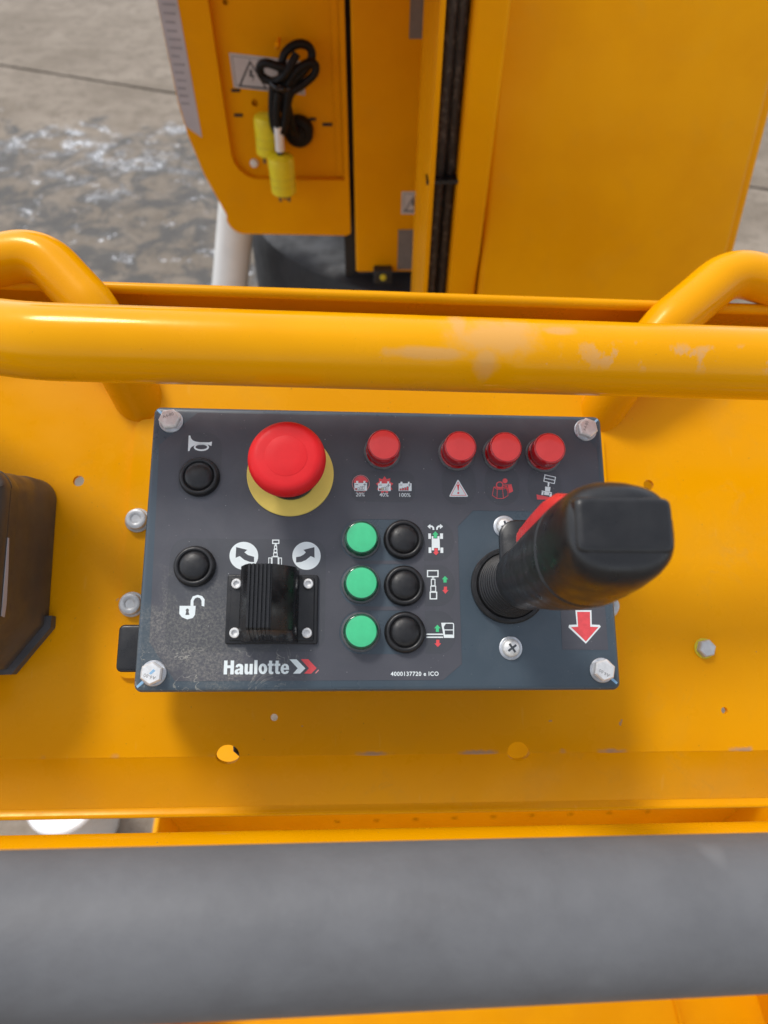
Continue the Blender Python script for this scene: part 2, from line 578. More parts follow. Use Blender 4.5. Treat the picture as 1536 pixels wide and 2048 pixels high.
ICONS = {
 'maker_lettering': [
   ('w', [-80.68, -60.23, -78.96, -60.23, -78.92, -62.64, -77.35, -62.64, -77.38, -60.23, -75.65, -60.24, -75.61, -67.12, -77.33, -67.11, -77.36, -64.05, -78.97, -64.05, -78.94, -67.11, -80.65, -67.1], []) ,
   ('w', [-74.91, -63.5, -74.47, -62.39, -73.37, -61.84, -72.24, -61.92, -71.36, -62.36, -70.98, -63.29, -70.97, -67.13, -72.54, -67.13, -72.64, -66.65, -73.26, -67.09, -74.19, -67.2, -75.0, -66.64, -75.19, -65.68, -74.74, -64.8, -73.64, -64.36, -72.67, -64.14, -72.62, -63.55, -73.01, -63.17, -73.53, -63.28, -73.7, -63.76], [[-72.71, -64.99, -73.45, -65.28, -73.65, -65.76, -73.37, -66.17, -72.93, -66.09, -72.72, -65.65]]) ,
   ('w', [-70.25, -61.92, -68.67, -61.92, -68.68, -65.44, -68.44, -65.89, -67.95, -65.81, -67.79, -65.26, -67.77, -61.93, -66.19, -61.93, -66.18, -67.15, -67.75, -67.14, -67.77, -66.63, -68.46, -67.18, -69.51, -67.17, -70.09, -66.66, -70.28, -65.7], []) ,
   ('w', [-65.47, -60.07, -63.85, -60.08, -63.82, -67.01, -65.43, -67.0], []) ,
   ('w', [-58.87, -64.44, -58.89, -64.95, -59.0, -65.44, -59.19, -65.9, -59.45, -66.29, -59.76, -66.62, -60.13, -66.86, -60.54, -67.01, -60.96, -67.06, -61.39, -67.0, -61.8, -66.85, -62.19, -66.61, -62.53, -66.28, -62.82, -65.88, -63.03, -65.43, -63.18, -64.94, -63.24, -64.42, -63.21, -63.91, -63.11, -63.42, -62.92, -62.96, -62.66, -62.56, -62.35, -62.24, -61.98, -61.99, -61.57, -61.84, -61.15, -61.79, -60.72, -61.85, -60.3, -62.0, -59.92, -62.24, -59.57, -62.57, -59.29, -62.97, -59.07, -63.43, -58.93, -63.92], [[-60.45, -64.43, -60.47, -64.87, -60.54, -65.26, -60.68, -65.57, -60.85, -65.77, -61.04, -65.84, -61.24, -65.77, -61.43, -65.57, -61.58, -65.25, -61.68, -64.86, -61.73, -64.43, -61.72, -63.99, -61.64, -63.6, -61.51, -63.29, -61.34, -63.09, -61.14, -63.02, -60.94, -63.09, -60.76, -63.29, -60.6, -63.6, -60.5, -64.0]]) ,
   ('w', [-58.1, -60.35, -56.51, -60.35, -56.54, -61.84, -55.67, -61.84, -55.71, -62.96, -56.58, -62.96, -56.61, -65.48, -56.41, -65.89, -55.73, -65.85, -55.77, -66.89, -56.75, -67.07, -57.66, -66.81, -58.13, -66.14, -58.17, -62.95, -58.69, -62.95, -58.69, -61.84, -58.13, -61.84], []) ,
   ('w', [-54.77, -60.36, -53.18, -60.36, -53.22, -61.85, -52.34, -61.85, -52.39, -62.97, -53.26, -62.97, -53.29, -65.49, -53.09, -65.9, -52.41, -65.86, -52.46, -66.9, -53.43, -67.08, -54.35, -66.82, -54.82, -66.15, -54.84, -62.96, -55.37, -62.96, -55.37, -61.84, -54.8, -61.85], []) ,
   ('w', [-47.83, -64.91, -50.63, -64.9, -50.49, -65.68, -49.99, -66.06, -49.51, -65.83, -49.33, -65.43, -47.89, -65.54, -48.35, -66.51, -49.47, -67.06, -50.61, -66.98, -51.65, -66.31, -52.13, -65.12, -52.1, -63.82, -51.49, -62.6, -50.19, -61.86, -48.85, -62.12, -48.07, -63.13], [[-50.62, -63.94, -50.45, -63.23, -50.01, -62.86, -49.58, -63.16, -49.41, -63.94]]) ,
 ],
 'horn_icon': [
   ('w', [-105.21, 50.31, -105.31, 59.13, -104.39, 59.1, -104.04, 57.71, -103.03, 56.46, -101.54, 55.8, -99.23, 55.43, -94.43, 55.44, -92.68, 55.9, -92.82, 53.39, -94.57, 54.06, -101.22, 53.77, -102.23, 53.38, -103.24, 52.85, -104.01, 51.84, -104.38, 50.33], []) ,
   ('w', [-94.12, 52.69, -94.16, 52.32, -94.33, 51.95, -94.61, 51.6, -95.0, 51.28, -95.48, 51.01, -96.05, 50.78, -96.68, 50.61, -97.36, 50.5, -98.06, 50.45, -98.76, 50.47, -99.45, 50.56, -100.1, 50.7, -100.69, 50.91, -101.2, 51.16, -101.62, 51.46, -101.94, 51.8, -102.14, 52.16, -102.23, 52.54, -102.19, 52.91, -102.02, 53.28, -101.75, 53.63, -101.36, 53.95, -100.87, 54.22, -100.31, 54.45, -99.67, 54.62, -99.0, 54.74, -98.29, 54.78, -97.59, 54.76, -96.9, 54.68, -96.25, 54.53, -95.66, 54.33, -95.14, 54.07, -94.72, 53.77, -94.4, 53.43, -94.2, 53.07], [[-95.06, 52.79, -95.1, 52.56, -95.23, 52.34, -95.45, 52.14, -95.75, 51.95, -96.12, 51.78, -96.56, 51.65, -97.05, 51.54, -97.57, 51.47, -98.11, 51.44, -98.65, 51.45, -99.18, 51.5, -99.68, 51.59, -100.13, 51.71, -100.52, 51.86, -100.85, 52.03, -101.09, 52.23, -101.24, 52.44, -101.3, 52.66, -101.26, 52.89, -101.14, 53.11, -100.92, 53.31, -100.62, 53.5, -100.24, 53.67, -99.8, 53.81, -99.31, 53.91, -98.79, 53.98, -98.25, 54.01, -97.71, 54.0, -97.18, 53.95, -96.68, 53.87, -96.23, 53.75, -95.84, 53.6, -95.51, 53.42, -95.27, 53.22, -95.12, 53.01]]) ,
 ],
 'open_padlock_icon': [
   ('w', [-104.55, -32.75, -96.43, -32.73, -96.52, -37.21, -97.53, -38.94, -100.3, -39.63, -103.09, -38.52, -104.47, -36.8], [[-101.04, -35.68, -101.34, -34.99, -101.04, -34.3, -100.54, -34.12, -100.02, -34.29, -99.63, -34.98, -99.85, -35.67, -99.32, -37.39, -101.37, -37.4]]) ,
   ('w', [-99.08, -32.82, -99.07, -29.88, -98.16, -27.87, -95.8, -27.08, -93.44, -27.68, -92.06, -29.41, -92.04, -33.06, -93.43, -32.72, -93.57, -30.12, -94.5, -28.73, -95.9, -28.39, -97.07, -29.0, -97.68, -30.3, -97.53, -32.82], []) ,
 ],
 'turn_arrow_icon': [
   ('w', [-65.56, -6.5, -65.59, -7.47, -65.74, -8.42, -66.02, -9.34, -66.42, -10.21, -66.93, -11.02, -67.55, -11.75, -68.25, -12.39, -69.04, -12.93, -69.9, -13.37, -70.81, -13.68, -71.75, -13.88, -72.72, -13.95, -73.69, -13.89, -74.65, -13.71, -75.58, -13.41, -76.47, -12.99, -77.3, -12.46, -78.06, -11.83, -78.73, -11.11, -79.31, -10.31, -79.77, -9.45, -80.13, -8.53, -80.36, -7.59, -80.47, -6.62, -80.45, -5.65, -80.3, -4.7, -80.03, -3.78, -79.64, -2.9, -79.13, -2.08, -78.52, -1.34, -77.82, -0.69, -77.03, -0.14, -76.17, 0.3, -75.26, 0.62, -74.31, 0.82, -73.33, 0.89, -72.35, 0.84, -71.38, 0.66, -70.44, 0.35, -69.55, -0.07, -68.71, -0.61, -67.95, -1.25, -67.27, -1.98, -66.7, -2.78, -66.23, -3.65, -65.88, -4.57, -65.66, -5.53], [[-77.22, -1.94, -71.33, -3.36, -72.83, -4.69, -70.9, -6.14, -67.68, -7.03, -67.57, -9.88, -69.98, -9.7, -72.74, -8.66, -75.15, -6.7, -77.24, -7.66]]) ,
 ],
 'turn_arrow_icon_mirrored': [
   ('w', [-32.88, -6.23, -32.92, -7.2, -33.1, -8.16, -33.39, -9.09, -33.81, -9.97, -34.33, -10.78, -34.96, -11.52, -35.68, -12.16, -36.47, -12.71, -37.34, -13.14, -38.25, -13.46, -39.19, -13.65, -40.16, -13.72, -41.12, -13.67, -42.08, -13.48, -43.0, -13.18, -43.88, -12.76, -44.69, -12.22, -45.44, -11.59, -46.09, -10.87, -46.65, -10.06, -47.1, -9.19, -47.44, -8.28, -47.65, -7.32, -47.74, -6.35, -47.7, -5.38, -47.54, -4.42, -47.25, -3.49, -46.84, -2.6, -46.32, -1.78, -45.7, -1.04, -44.98, -0.39, -44.19, 0.17, -43.32, 0.61, -42.41, 0.94, -41.46, 1.14, -40.48, 1.21, -39.51, 1.16, -38.54, 0.97, -37.61, 0.67, -36.73, 0.24, -35.91, -0.3, -35.16, -0.94, -34.5, -1.68, -33.94, -2.49, -33.5, -3.37, -33.17, -4.29, -32.96, -5.25], [[-36.24, -1.57, -36.05, -7.33, -38.11, -6.39, -40.55, -8.48, -43.07, -9.62, -45.69, -9.88, -45.76, -7.01, -43.53, -6.6, -41.79, -5.62, -40.71, -4.41, -42.04, -3.1]]) ,
 ],
 'slewing_boom_icon': [
   ('w', [-58.59, 2.24, -54.78, 2.28, -54.71, -0.05, -58.51, -0.09], [[-58.02, 1.68, -55.31, 1.71, -55.27, 0.51, -57.98, 0.48]]) ,
   ('w', [-57.18, -0.07, -56.12, -0.06, -56.09, -0.95, -57.15, -0.96], [[-56.81, -0.43, -56.46, -0.43, -56.46, -0.59, -56.81, -0.59]]) ,
   ('w', [-57.46, -0.92, -55.9, -0.9, -55.84, -2.79, -57.4, -2.8], [[-57.02, -1.36, -56.31, -1.35, -56.28, -2.35, -56.99, -2.36]]) ,
   ('w', [-57.64, -2.76, -55.72, -2.74, -55.66, -4.7, -57.58, -4.72], [[-57.2, -3.2, -56.14, -3.19, -56.11, -4.27, -57.16, -4.28]]) ,
   ('w', [-57.81, -4.68, -55.51, -4.66, -55.44, -6.77, -57.75, -6.79], [[-57.37, -5.12, -55.92, -5.1, -55.88, -6.34, -57.33, -6.35]]) ,
   ('w', [-58.53, -6.76, -54.97, -6.73, -54.77, -13.35, -58.31, -13.37], [[-58.08, -7.19, -55.39, -7.17, -55.21, -12.92, -57.9, -12.94]]) ,
   ('w', [-60.26, -7.37, -58.51, -7.35, -58.31, -13.37, -60.06, -13.39], [[-59.82, -7.8, -58.92, -7.79, -58.75, -12.94, -59.65, -12.95]]) ,
   ('w', [-54.96, -7.33, -53.16, -7.31, -52.98, -13.34, -54.77, -13.35], [[-54.51, -7.76, -53.57, -7.75, -53.42, -12.91, -54.36, -12.91]]) ,
 ],
 'double_chevron_logo': [
   ('w', [-47.78, -59.73, -44.17, -59.74, -39.63, -64.23, -42.18, -66.82, -45.81, -66.81, -43.5, -64.22], []) ,
   ('r', [-42.09, -59.63, -38.28, -59.64, -33.93, -64.13, -36.61, -66.84, -40.21, -66.83, -37.8, -64.23], []) ,
   ('p', [-33.04, -64.81, -32.73, -65.25, -34.14, -66.74, -34.83, -66.73], []) ,
 ],
 'battery_low_icon': [
   ('r1', [-15.81, 34.4, -15.67, 35.03, -15.43, 35.64, -15.11, 36.2, -14.7, 36.71, -14.22, 37.14, -13.69, 37.49, -13.11, 37.75, -12.49, 37.92, -11.86, 37.98, -11.23, 37.94, -10.62, 37.79, -10.03, 37.55, -9.49, 37.22, -9.01, 36.8, -8.59, 36.31, -8.26, 35.76, -8.02, 35.16, -7.87, 34.52, -15.32, 33.87], []) ,
   ('p1', [-7.08, 33.65, -7.12, 33.01, -7.24, 32.38, -7.44, 31.76, -7.71, 31.18, -8.06, 30.65, -8.47, 30.16, -8.93, 29.73, -9.45, 29.36, -10.0, 29.07, -10.59, 28.86, -11.2, 28.72, -11.82, 28.67, -12.44, 28.71, -13.05, 28.82, -13.63, 29.02, -14.19, 29.29, -14.71, 29.64, -15.18, 30.06, -15.59, 30.53, -15.94, 31.06, -16.22, 31.63, -16.42, 32.23, -16.55, 32.86, -16.59, 33.5, -16.56, 34.14, -16.44, 34.78, -16.24, 35.39, -15.97, 35.97, -15.63, 36.51, -15.22, 37.01, -14.76, 37.44, -14.24, 37.81, -13.69, 38.1, -13.1, 38.32, -12.49, 38.45, -11.86, 38.51, -11.24, 38.48, -10.63, 38.36, -10.04, 38.16, -9.48, 37.88, -8.96, 37.53, -8.49, 37.12, -8.07, 36.64, -7.73, 36.11, -7.45, 35.53, -7.25, 34.92, -7.12, 34.29], [[-7.34, 33.65, -7.37, 33.04, -7.49, 32.44, -7.68, 31.86, -7.93, 31.31, -8.26, 30.8, -8.65, 30.34, -9.09, 29.93, -9.58, 29.59, -10.1, 29.31, -10.66, 29.11, -11.23, 28.98, -11.82, 28.94, -12.4, 28.97, -12.98, 29.08, -13.54, 29.26, -14.07, 29.52, -14.56, 29.85, -15.0, 30.24, -15.39, 30.69, -15.72, 31.19, -15.98, 31.73, -16.18, 32.31, -16.29, 32.9, -16.34, 33.51, -16.3, 34.11, -16.19, 34.71, -16.01, 35.29, -15.75, 35.84, -15.43, 36.36, -15.04, 36.82, -14.6, 37.23, -14.11, 37.58, -13.59, 37.86, -13.03, 38.06, -12.45, 38.19, -11.86, 38.24, -11.27, 38.21, -10.69, 38.1, -10.13, 37.92, -9.6, 37.65, -9.11, 37.32, -8.67, 36.93, -8.28, 36.47, -7.95, 35.97, -7.68, 35.43, -7.49, 34.85, -7.38, 34.25]]) ,
   ('w', [-15.32, 33.9, -8.47, 34.01, -8.46, 29.71, -15.29, 29.61], []) ,
   ('w', [-14.34, 35.09, -13.21, 35.11, -13.2, 33.94, -14.33, 33.92], []) ,
   ('w', [-10.46, 35.15, -9.33, 35.17, -9.32, 34.0, -10.45, 33.98], []) ,
   ('d2', [-14.89, 33.12, -13.28, 33.14, -13.28, 32.88, -14.89, 32.86], []) ,
   ('d2', [-10.4, 33.19, -8.81, 33.21, -8.81, 32.95, -10.39, 32.93], []) ,
   ('d2', [-9.75, 33.93, -9.49, 33.94, -9.49, 32.18, -9.74, 32.18], []) ,
   ('d2', [-14.96, 30.99, -13.83, 31.0, -13.83, 29.98, -14.96, 29.97], []) ,
   ('r3', [-14.76, 30.78, -14.03, 30.8, -14.03, 30.18, -14.76, 30.17], []) ,
   ('d2', [-13.53, 31.36, -12.51, 31.37, -12.5, 30.0, -13.52, 29.99], []) ,
   ('w3', [-13.33, 31.16, -12.71, 31.17, -12.7, 30.2, -13.32, 30.19], []) ,
   ('d2', [-12.26, 31.96, -11.24, 31.98, -11.23, 30.02, -12.25, 30.01], []) ,
   ('w3', [-12.06, 31.76, -11.44, 31.77, -11.43, 30.22, -12.05, 30.21], []) ,
   ('d2', [-10.99, 32.27, -9.94, 32.29, -9.93, 30.04, -10.98, 30.03], []) ,
   ('w3', [-10.79, 32.07, -10.14, 32.08, -10.13, 30.24, -10.78, 30.23], []) ,
 ],
 'battery_half_icon': [
   ('r1', [1.14, 38.05, 2.3, 36.32, 4.29, 36.91, 4.09, 34.8, 5.95, 33.94, 4.48, 32.43, 5.35, 30.54, 3.31, 30.33, 2.78, 28.29, 1.11, 29.48, -0.56, 28.24, -1.07, 30.26, -3.11, 30.41, -2.23, 32.33, -3.69, 33.79, -1.83, 34.7, -2.01, 36.81, -0.04, 36.28], []) ,
   ('w', [-2.43, 33.81, 4.46, 33.92, 4.44, 29.73, -2.43, 29.63], []) ,
   ('w', [-1.49, 35.0, -0.52, 35.02, -0.52, 33.84, -1.49, 33.83], []) ,
   ('w', [2.61, 35.07, 3.63, 35.08, 3.63, 33.91, 2.6, 33.89], []) ,
   ('d2', [-2.0, 33.03, -0.38, 33.05, -0.38, 32.79, -2.0, 32.76], []) ,
   ('d2', [2.52, 33.1, 4.11, 33.12, 4.11, 32.86, 2.52, 32.83], []) ,
   ('d2', [3.17, 33.84, 3.43, 33.85, 3.42, 32.09, 3.17, 32.08], []) ,
   ('d2', [-2.0, 31.04, -0.81, 31.06, -0.81, 29.95, -2.01, 29.93], []) ,
   ('r3', [-1.81, 30.84, -1.01, 30.85, -1.01, 30.15, -1.81, 30.13], []) ,
   ('d2', [-0.64, 31.58, 0.49, 31.6, 0.49, 29.96, -0.64, 29.95], []) ,
   ('y3', [-0.44, 31.38, 0.3, 31.39, 0.29, 30.17, -0.45, 30.16], []) ,
   ('d2', [0.67, 31.9, 1.75, 31.91, 1.74, 29.98, 0.66, 29.97], []) ,
   ('w3', [0.86, 31.7, 1.55, 31.71, 1.54, 30.19, 0.86, 30.17], []) ,
   ('d2', [1.92, 32.47, 3.03, 32.49, 3.02, 30.0, 1.91, 29.99], []) ,
   ('w3', [2.12, 32.27, 2.83, 32.28, 2.82, 30.2, 2.11, 30.19], []) ,
 ],
 'battery_full_icon': [
   ('w', [8.82, 34.08, 15.9, 34.19, 15.85, 29.9, 8.79, 29.8], []) ,
   ('w', [9.82, 34.98, 10.91, 34.99, 10.9, 34.11, 9.82, 34.09], []) ,
   ('w', [13.91, 35.04, 14.82, 35.06, 14.81, 34.17, 13.9, 34.16], []) ,
   ('d2', [9.24, 33.29, 10.86, 33.32, 10.86, 33.05, 9.24, 33.03], []) ,
   ('d2', [13.95, 33.36, 15.55, 33.39, 15.55, 33.13, 13.95, 33.1], []) ,
   ('d2', [14.61, 34.11, 14.87, 34.11, 14.85, 32.35, 14.59, 32.35], []) ,
   ('d2', [9.31, 31.15, 10.39, 31.17, 10.38, 30.05, 9.3, 30.04], []) ,
   ('r3', [9.51, 30.95, 10.19, 30.96, 10.18, 30.26, 9.5, 30.25], []) ,
   ('d2', [10.59, 31.52, 11.73, 31.54, 11.72, 30.08, 10.58, 30.06], []) ,
   ('r3', [10.79, 31.32, 11.53, 31.33, 11.52, 30.28, 10.78, 30.27], []) ,
   ('d2', [11.94, 31.84, 13.02, 31.85, 13.0, 30.09, 11.92, 30.08], []) ,
   ('r3', [12.13, 31.63, 12.82, 31.64, 12.81, 30.3, 12.12, 30.29], []) ,
   ('d2', [13.17, 32.38, 14.28, 32.4, 14.26, 30.11, 13.15, 30.1], []) ,
   ('r3', [13.37, 32.18, 14.08, 32.19, 14.06, 30.32, 13.35, 30.3], []) ,
 ],
 'warning_triangle_icon': [
   ('w', [41.24, 36.42, 41.59, 36.62, 41.93, 36.43, 46.84, 27.64, 46.73, 27.24, 46.34, 27.09, 37.02, 26.96, 36.64, 27.1, 36.6, 27.49], []) ,
   ('r2', [41.56, 35.62, 46.12, 27.73, 37.23, 27.6], [[41.55, 35.02, 45.69, 28.02, 37.72, 27.91]]) ,
   ('r2', [40.93, 33.72, 41.52, 34.02, 42.2, 33.74, 41.77, 30.54, 41.33, 30.54], []) ,
   ('r2', [42.12, 29.16, 42.07, 28.93, 41.94, 28.74, 41.75, 28.6, 41.52, 28.56, 41.3, 28.6, 41.12, 28.72, 40.99, 28.92, 40.96, 29.14, 41.01, 29.37, 41.14, 29.57, 41.33, 29.7, 41.55, 29.75, 41.78, 29.7, 41.96, 29.58, 42.08, 29.39], []) ,
 ],
 'overload_weights_icon': [
   ('r', [61.35, 32.69, 68.99, 32.3, 69.02, 32.6, 61.38, 32.99], []) ,
   ('r', [68.86, 32.54, 69.02, 28.05, 69.31, 28.08, 69.16, 32.57], []) ,
   ('r', [69.09, 28.29, 66.43, 26.56, 66.58, 26.31, 69.24, 28.04], []) ,
   ('r', [66.61, 26.59, 62.79, 26.53, 62.78, 26.23, 66.59, 26.29], []) ,
   ('r', [63.06, 26.41, 60.44, 28.21, 60.27, 27.96, 62.89, 26.16], []) ,
   ('r', [60.49, 27.91, 61.52, 32.91, 61.23, 32.96, 60.21, 27.96], []) ,
   ('r', [61.28, 32.71, 63.09, 31.44, 63.27, 31.69, 61.46, 32.96], []) ,
   ('r', [63.08, 31.41, 66.32, 31.46, 66.33, 31.76, 63.09, 31.71], []) ,
   ('r', [66.26, 31.47, 69.04, 32.31, 68.97, 32.6, 66.19, 31.75], []) ,
   ('r', [63.13, 31.62, 62.74, 26.39, 63.03, 26.38, 63.43, 31.61], []) ,
   ('r', [66.08, 31.64, 66.35, 26.42, 66.65, 26.45, 66.37, 31.68], []) ,
   ('r1', [66.86, 34.02, 66.77, 33.49, 66.54, 32.99, 66.18, 32.56, 65.73, 32.23, 65.22, 32.01, 64.67, 31.94, 64.12, 32.0, 63.62, 32.2, 63.2, 32.51, 62.88, 32.93, 62.69, 33.43, 62.64, 33.96, 62.73, 34.49, 62.96, 34.99, 63.31, 35.42, 63.76, 35.75, 64.28, 35.97, 64.83, 36.04, 65.37, 35.98, 65.88, 35.79, 66.3, 35.47, 66.62, 35.04, 66.81, 34.55], [[66.28, 34.11, 66.21, 33.74, 66.04, 33.38, 65.79, 33.08, 65.46, 32.84, 65.09, 32.69, 64.69, 32.64, 64.3, 32.68, 63.94, 32.82, 63.63, 33.04, 63.4, 33.34, 63.27, 33.69, 63.23, 34.06, 63.3, 34.44, 63.46, 34.79, 63.72, 35.1, 64.04, 35.34, 64.41, 35.49, 64.81, 35.54, 65.2, 35.5, 65.56, 35.36, 65.87, 35.13, 66.1, 34.84, 66.24, 34.49]]) ,
   ('r', [69.28, 34.16, 71.27, 34.64, 72.12, 30.6, 69.71, 29.37], []) ,
   ('r', [66.82, 34.12, 70.69, 34.88, 69.08, 34.26, 67.1, 33.82], []) ,
   ('r1', [69.23, 36.47, 69.14, 36.03, 68.92, 35.63, 68.59, 35.32, 68.18, 35.11, 67.74, 35.04, 67.3, 35.1, 66.91, 35.29, 66.61, 35.6, 66.42, 35.99, 66.37, 36.42, 66.46, 36.86, 66.68, 37.25, 67.0, 37.57, 67.41, 37.78, 67.86, 37.85, 68.29, 37.79, 68.69, 37.6, 68.99, 37.29, 69.17, 36.9], []) ,
   ('r', [67.09, 33.62, 68.77, 33.85, 69.47, 29.36, 69.21, 32.56], []) ,
   ('r', [62.45, 33.05, 67.06, 32.82, 66.24, 31.91, 63.29, 31.87], []) ,
 ],
 'tilt_alarm_icon': [
   ('w', [90.26, 40.54, 96.65, 39.18, 95.62, 35.02, 89.34, 36.44], [[90.68, 39.99, 96.08, 38.82, 95.2, 35.57, 89.91, 36.8]]) ,
   ('w', [89.98, 38.19, 95.92, 36.93, 96.05, 37.37, 90.1, 38.64], []) ,
   ('w', [91.8, 36.02, 92.83, 35.84, 92.35, 33.51, 91.57, 33.6], []) ,
   ('w', [90.22, 33.53, 93.24, 33.33, 92.78, 30.56, 89.99, 30.97], []) ,
   ('w', [88.17, 31.24, 93.9, 30.17, 93.77, 29.62, 88.04, 30.69], []) ,
   ('w', [89.67, 30.56, 92.41, 30.1, 92.07, 28.5, 89.33, 28.86], []) ,
   ('w', [88.13, 30.49, 89.21, 30.31, 88.82, 28.6, 87.75, 28.83], []) ,
   ('w', [92.63, 29.6, 93.85, 29.37, 93.46, 27.62, 92.24, 27.9], []) ,
   ('r', [85.09, 28.94, 96.43, 26.81, 96.39, 26.16, 85.28, 26.1], []) ,
 ],
 'drive_steer_icon': [
   ('w', [24.2, 10.3, 25.87, 11.61, 25.85, 10.91, 27.02, 10.71, 27.85, 9.81, 27.93, 8.41, 27.03, 8.4, 26.94, 9.42, 26.58, 9.85, 25.83, 9.84, 25.82, 8.82], []) ,
   ('w', [32.75, 10.45, 31.13, 11.73, 31.12, 11.03, 29.94, 10.8, 29.07, 9.87, 28.94, 8.48, 29.84, 8.49, 29.97, 9.51, 30.35, 9.94, 31.09, 9.95, 31.07, 8.93], []) ,
   ('w', [26.49, 4.97, 30.73, 5.01, 30.78, -2.7, 26.35, -2.74], []) ,
   ('w', [24.66, 6.45, 26.09, 6.46, 26.04, 3.47, 24.61, 3.46], []) ,
   ('w', [31.02, 6.52, 32.62, 6.53, 32.55, 3.54, 30.96, 3.52], []) ,
   ('w', [24.69, -1.17, 26.17, -1.16, 26.12, -4.17, 24.64, -4.19], []) ,
   ('w', [31.08, -1.22, 32.61, -1.2, 32.55, -4.12, 31.02, -4.13], []) ,
   ('d2', [28.51, 7.99, 30.59, 5.87, 29.58, 5.86, 29.54, 3.72, 27.31, 3.7, 27.35, 5.83, 26.35, 5.82], []) ,
   ('g3', [28.5, 7.61, 30.16, 5.81, 29.31, 5.8, 29.28, 4.04, 27.58, 4.02, 27.62, 5.78, 26.77, 5.77], []) ,
   ('d2', [27.59, -1.41, 29.81, -1.39, 29.76, -3.83, 30.65, -3.82, 28.61, -5.74, 26.65, -3.85, 27.54, -3.84], []) ,
   ('r3', [27.79, -1.72, 29.59, -1.71, 29.55, -3.77, 30.29, -3.77, 28.62, -5.42, 27.02, -3.8, 27.76, -3.79], []) ,
 ],
 'mast_height_icon': [
   ('w', [23.6, -13.39, 29.83, -13.35, 29.75, -17.16, 23.54, -17.2], [[24.22, -14.01, 29.19, -13.98, 29.14, -16.54, 24.17, -16.57]]) ,
   ('w', [26.2, -17.08, 27.4, -17.07, 27.38, -18.32, 26.18, -18.32], [[26.56, -17.44, 27.03, -17.44, 27.02, -17.96, 26.55, -17.96]]) ,
   ('w', [25.61, -18.12, 28.06, -18.11, 27.99, -21.95, 25.54, -21.96], [[26.12, -18.64, 27.53, -18.63, 27.48, -21.43, 26.07, -21.44]]) ,
   ('w', [25.23, -21.75, 28.36, -21.74, 28.3, -25.04, 25.18, -25.06], [[25.74, -22.27, 27.83, -22.26, 27.78, -24.53, 25.7, -24.54]]) ,
   ('w', [24.81, -24.85, 28.87, -24.83, 28.79, -28.95, 24.74, -28.97], [[25.43, -25.47, 28.24, -25.46, 28.18, -28.34, 25.38, -28.35]]) ,
   ('g', [33.22, -16.51, 34.86, -18.27, 34.02, -18.28, 33.98, -19.99, 32.31, -20.0, 32.35, -18.29, 31.51, -18.29], []) ,
   ('r', [32.47, -22.18, 34.14, -22.17, 34.1, -23.98, 34.94, -23.98, 33.22, -25.95, 31.6, -24.0, 32.43, -23.99], []) ,
 ],
 'jib_basket_icon': [
   ('g', [28.63, -42.2, 30.3, -44.01, 29.42, -44.01, 29.39, -45.83, 27.74, -45.83, 27.78, -44.01, 26.9, -44.01], []) ,
   ('w', [22.8, -46.73, 31.63, -46.73, 31.61, -47.43, 22.79, -47.44], []) ,
   ('w', [22.77, -48.24, 31.6, -48.24, 31.58, -48.94, 22.76, -48.94], []) ,
   ('w', [30.61, -41.13, 36.81, -41.12, 37.32, -41.47, 37.46, -42.08, 37.29, -48.94, 31.99, -48.94], [[32.01, -43.3, 33.08, -41.63, 36.69, -41.63, 36.9, -41.88, 36.83, -44.61, 32.19, -44.61], [32.39, -45.07, 36.82, -45.06, 36.76, -47.23, 32.54, -47.23]]) ,
   ('r', [27.87, -49.94, 29.51, -49.94, 29.47, -51.74, 30.39, -51.74, 28.61, -53.64, 26.91, -51.74, 27.83, -51.74], []) ,
 ],
 'down_arrow': [
   ('w', [102.92, -34.37, 111.69, -34.34, 111.35, -41.94, 115.57, -42.11, 116.15, -43.09, 107.45, -51.93, 98.58, -43.37, 99.03, -42.13, 103.17, -41.95], []) ,
   ('r2', [103.78, -35.26, 110.8, -35.24, 110.44, -43.09, 114.85, -43.27, 107.53, -50.79, 99.96, -43.28, 103.82, -43.1], []) ,
 ],
}
TEXTS = {'Haulotte': (-80.61, -67.21, -47.89, -60.03), '20%': (-14.48, 26.43, -9.64, 28.53), '40%': (-1.67, 26.49, 3.24, 28.63), '100%': (9.19, 26.53, 15.27, 28.67), '4000137720 e ICO': (4.01, -68.22, 28.78, -66.0)}


class MMB(MB):
    """same, collected in millimetres"""
    def build(s, name, mat, parent=None, mw=None, smooth=35, label=None):
        return make(name, [tuple(c * MM for c in v) for v in s.v], s.f, mat, parent, mw, smooth, None, label)


def con(x=0, y=0, z=0):
    return CON @ T((x * MM, y * MM, z * MM))


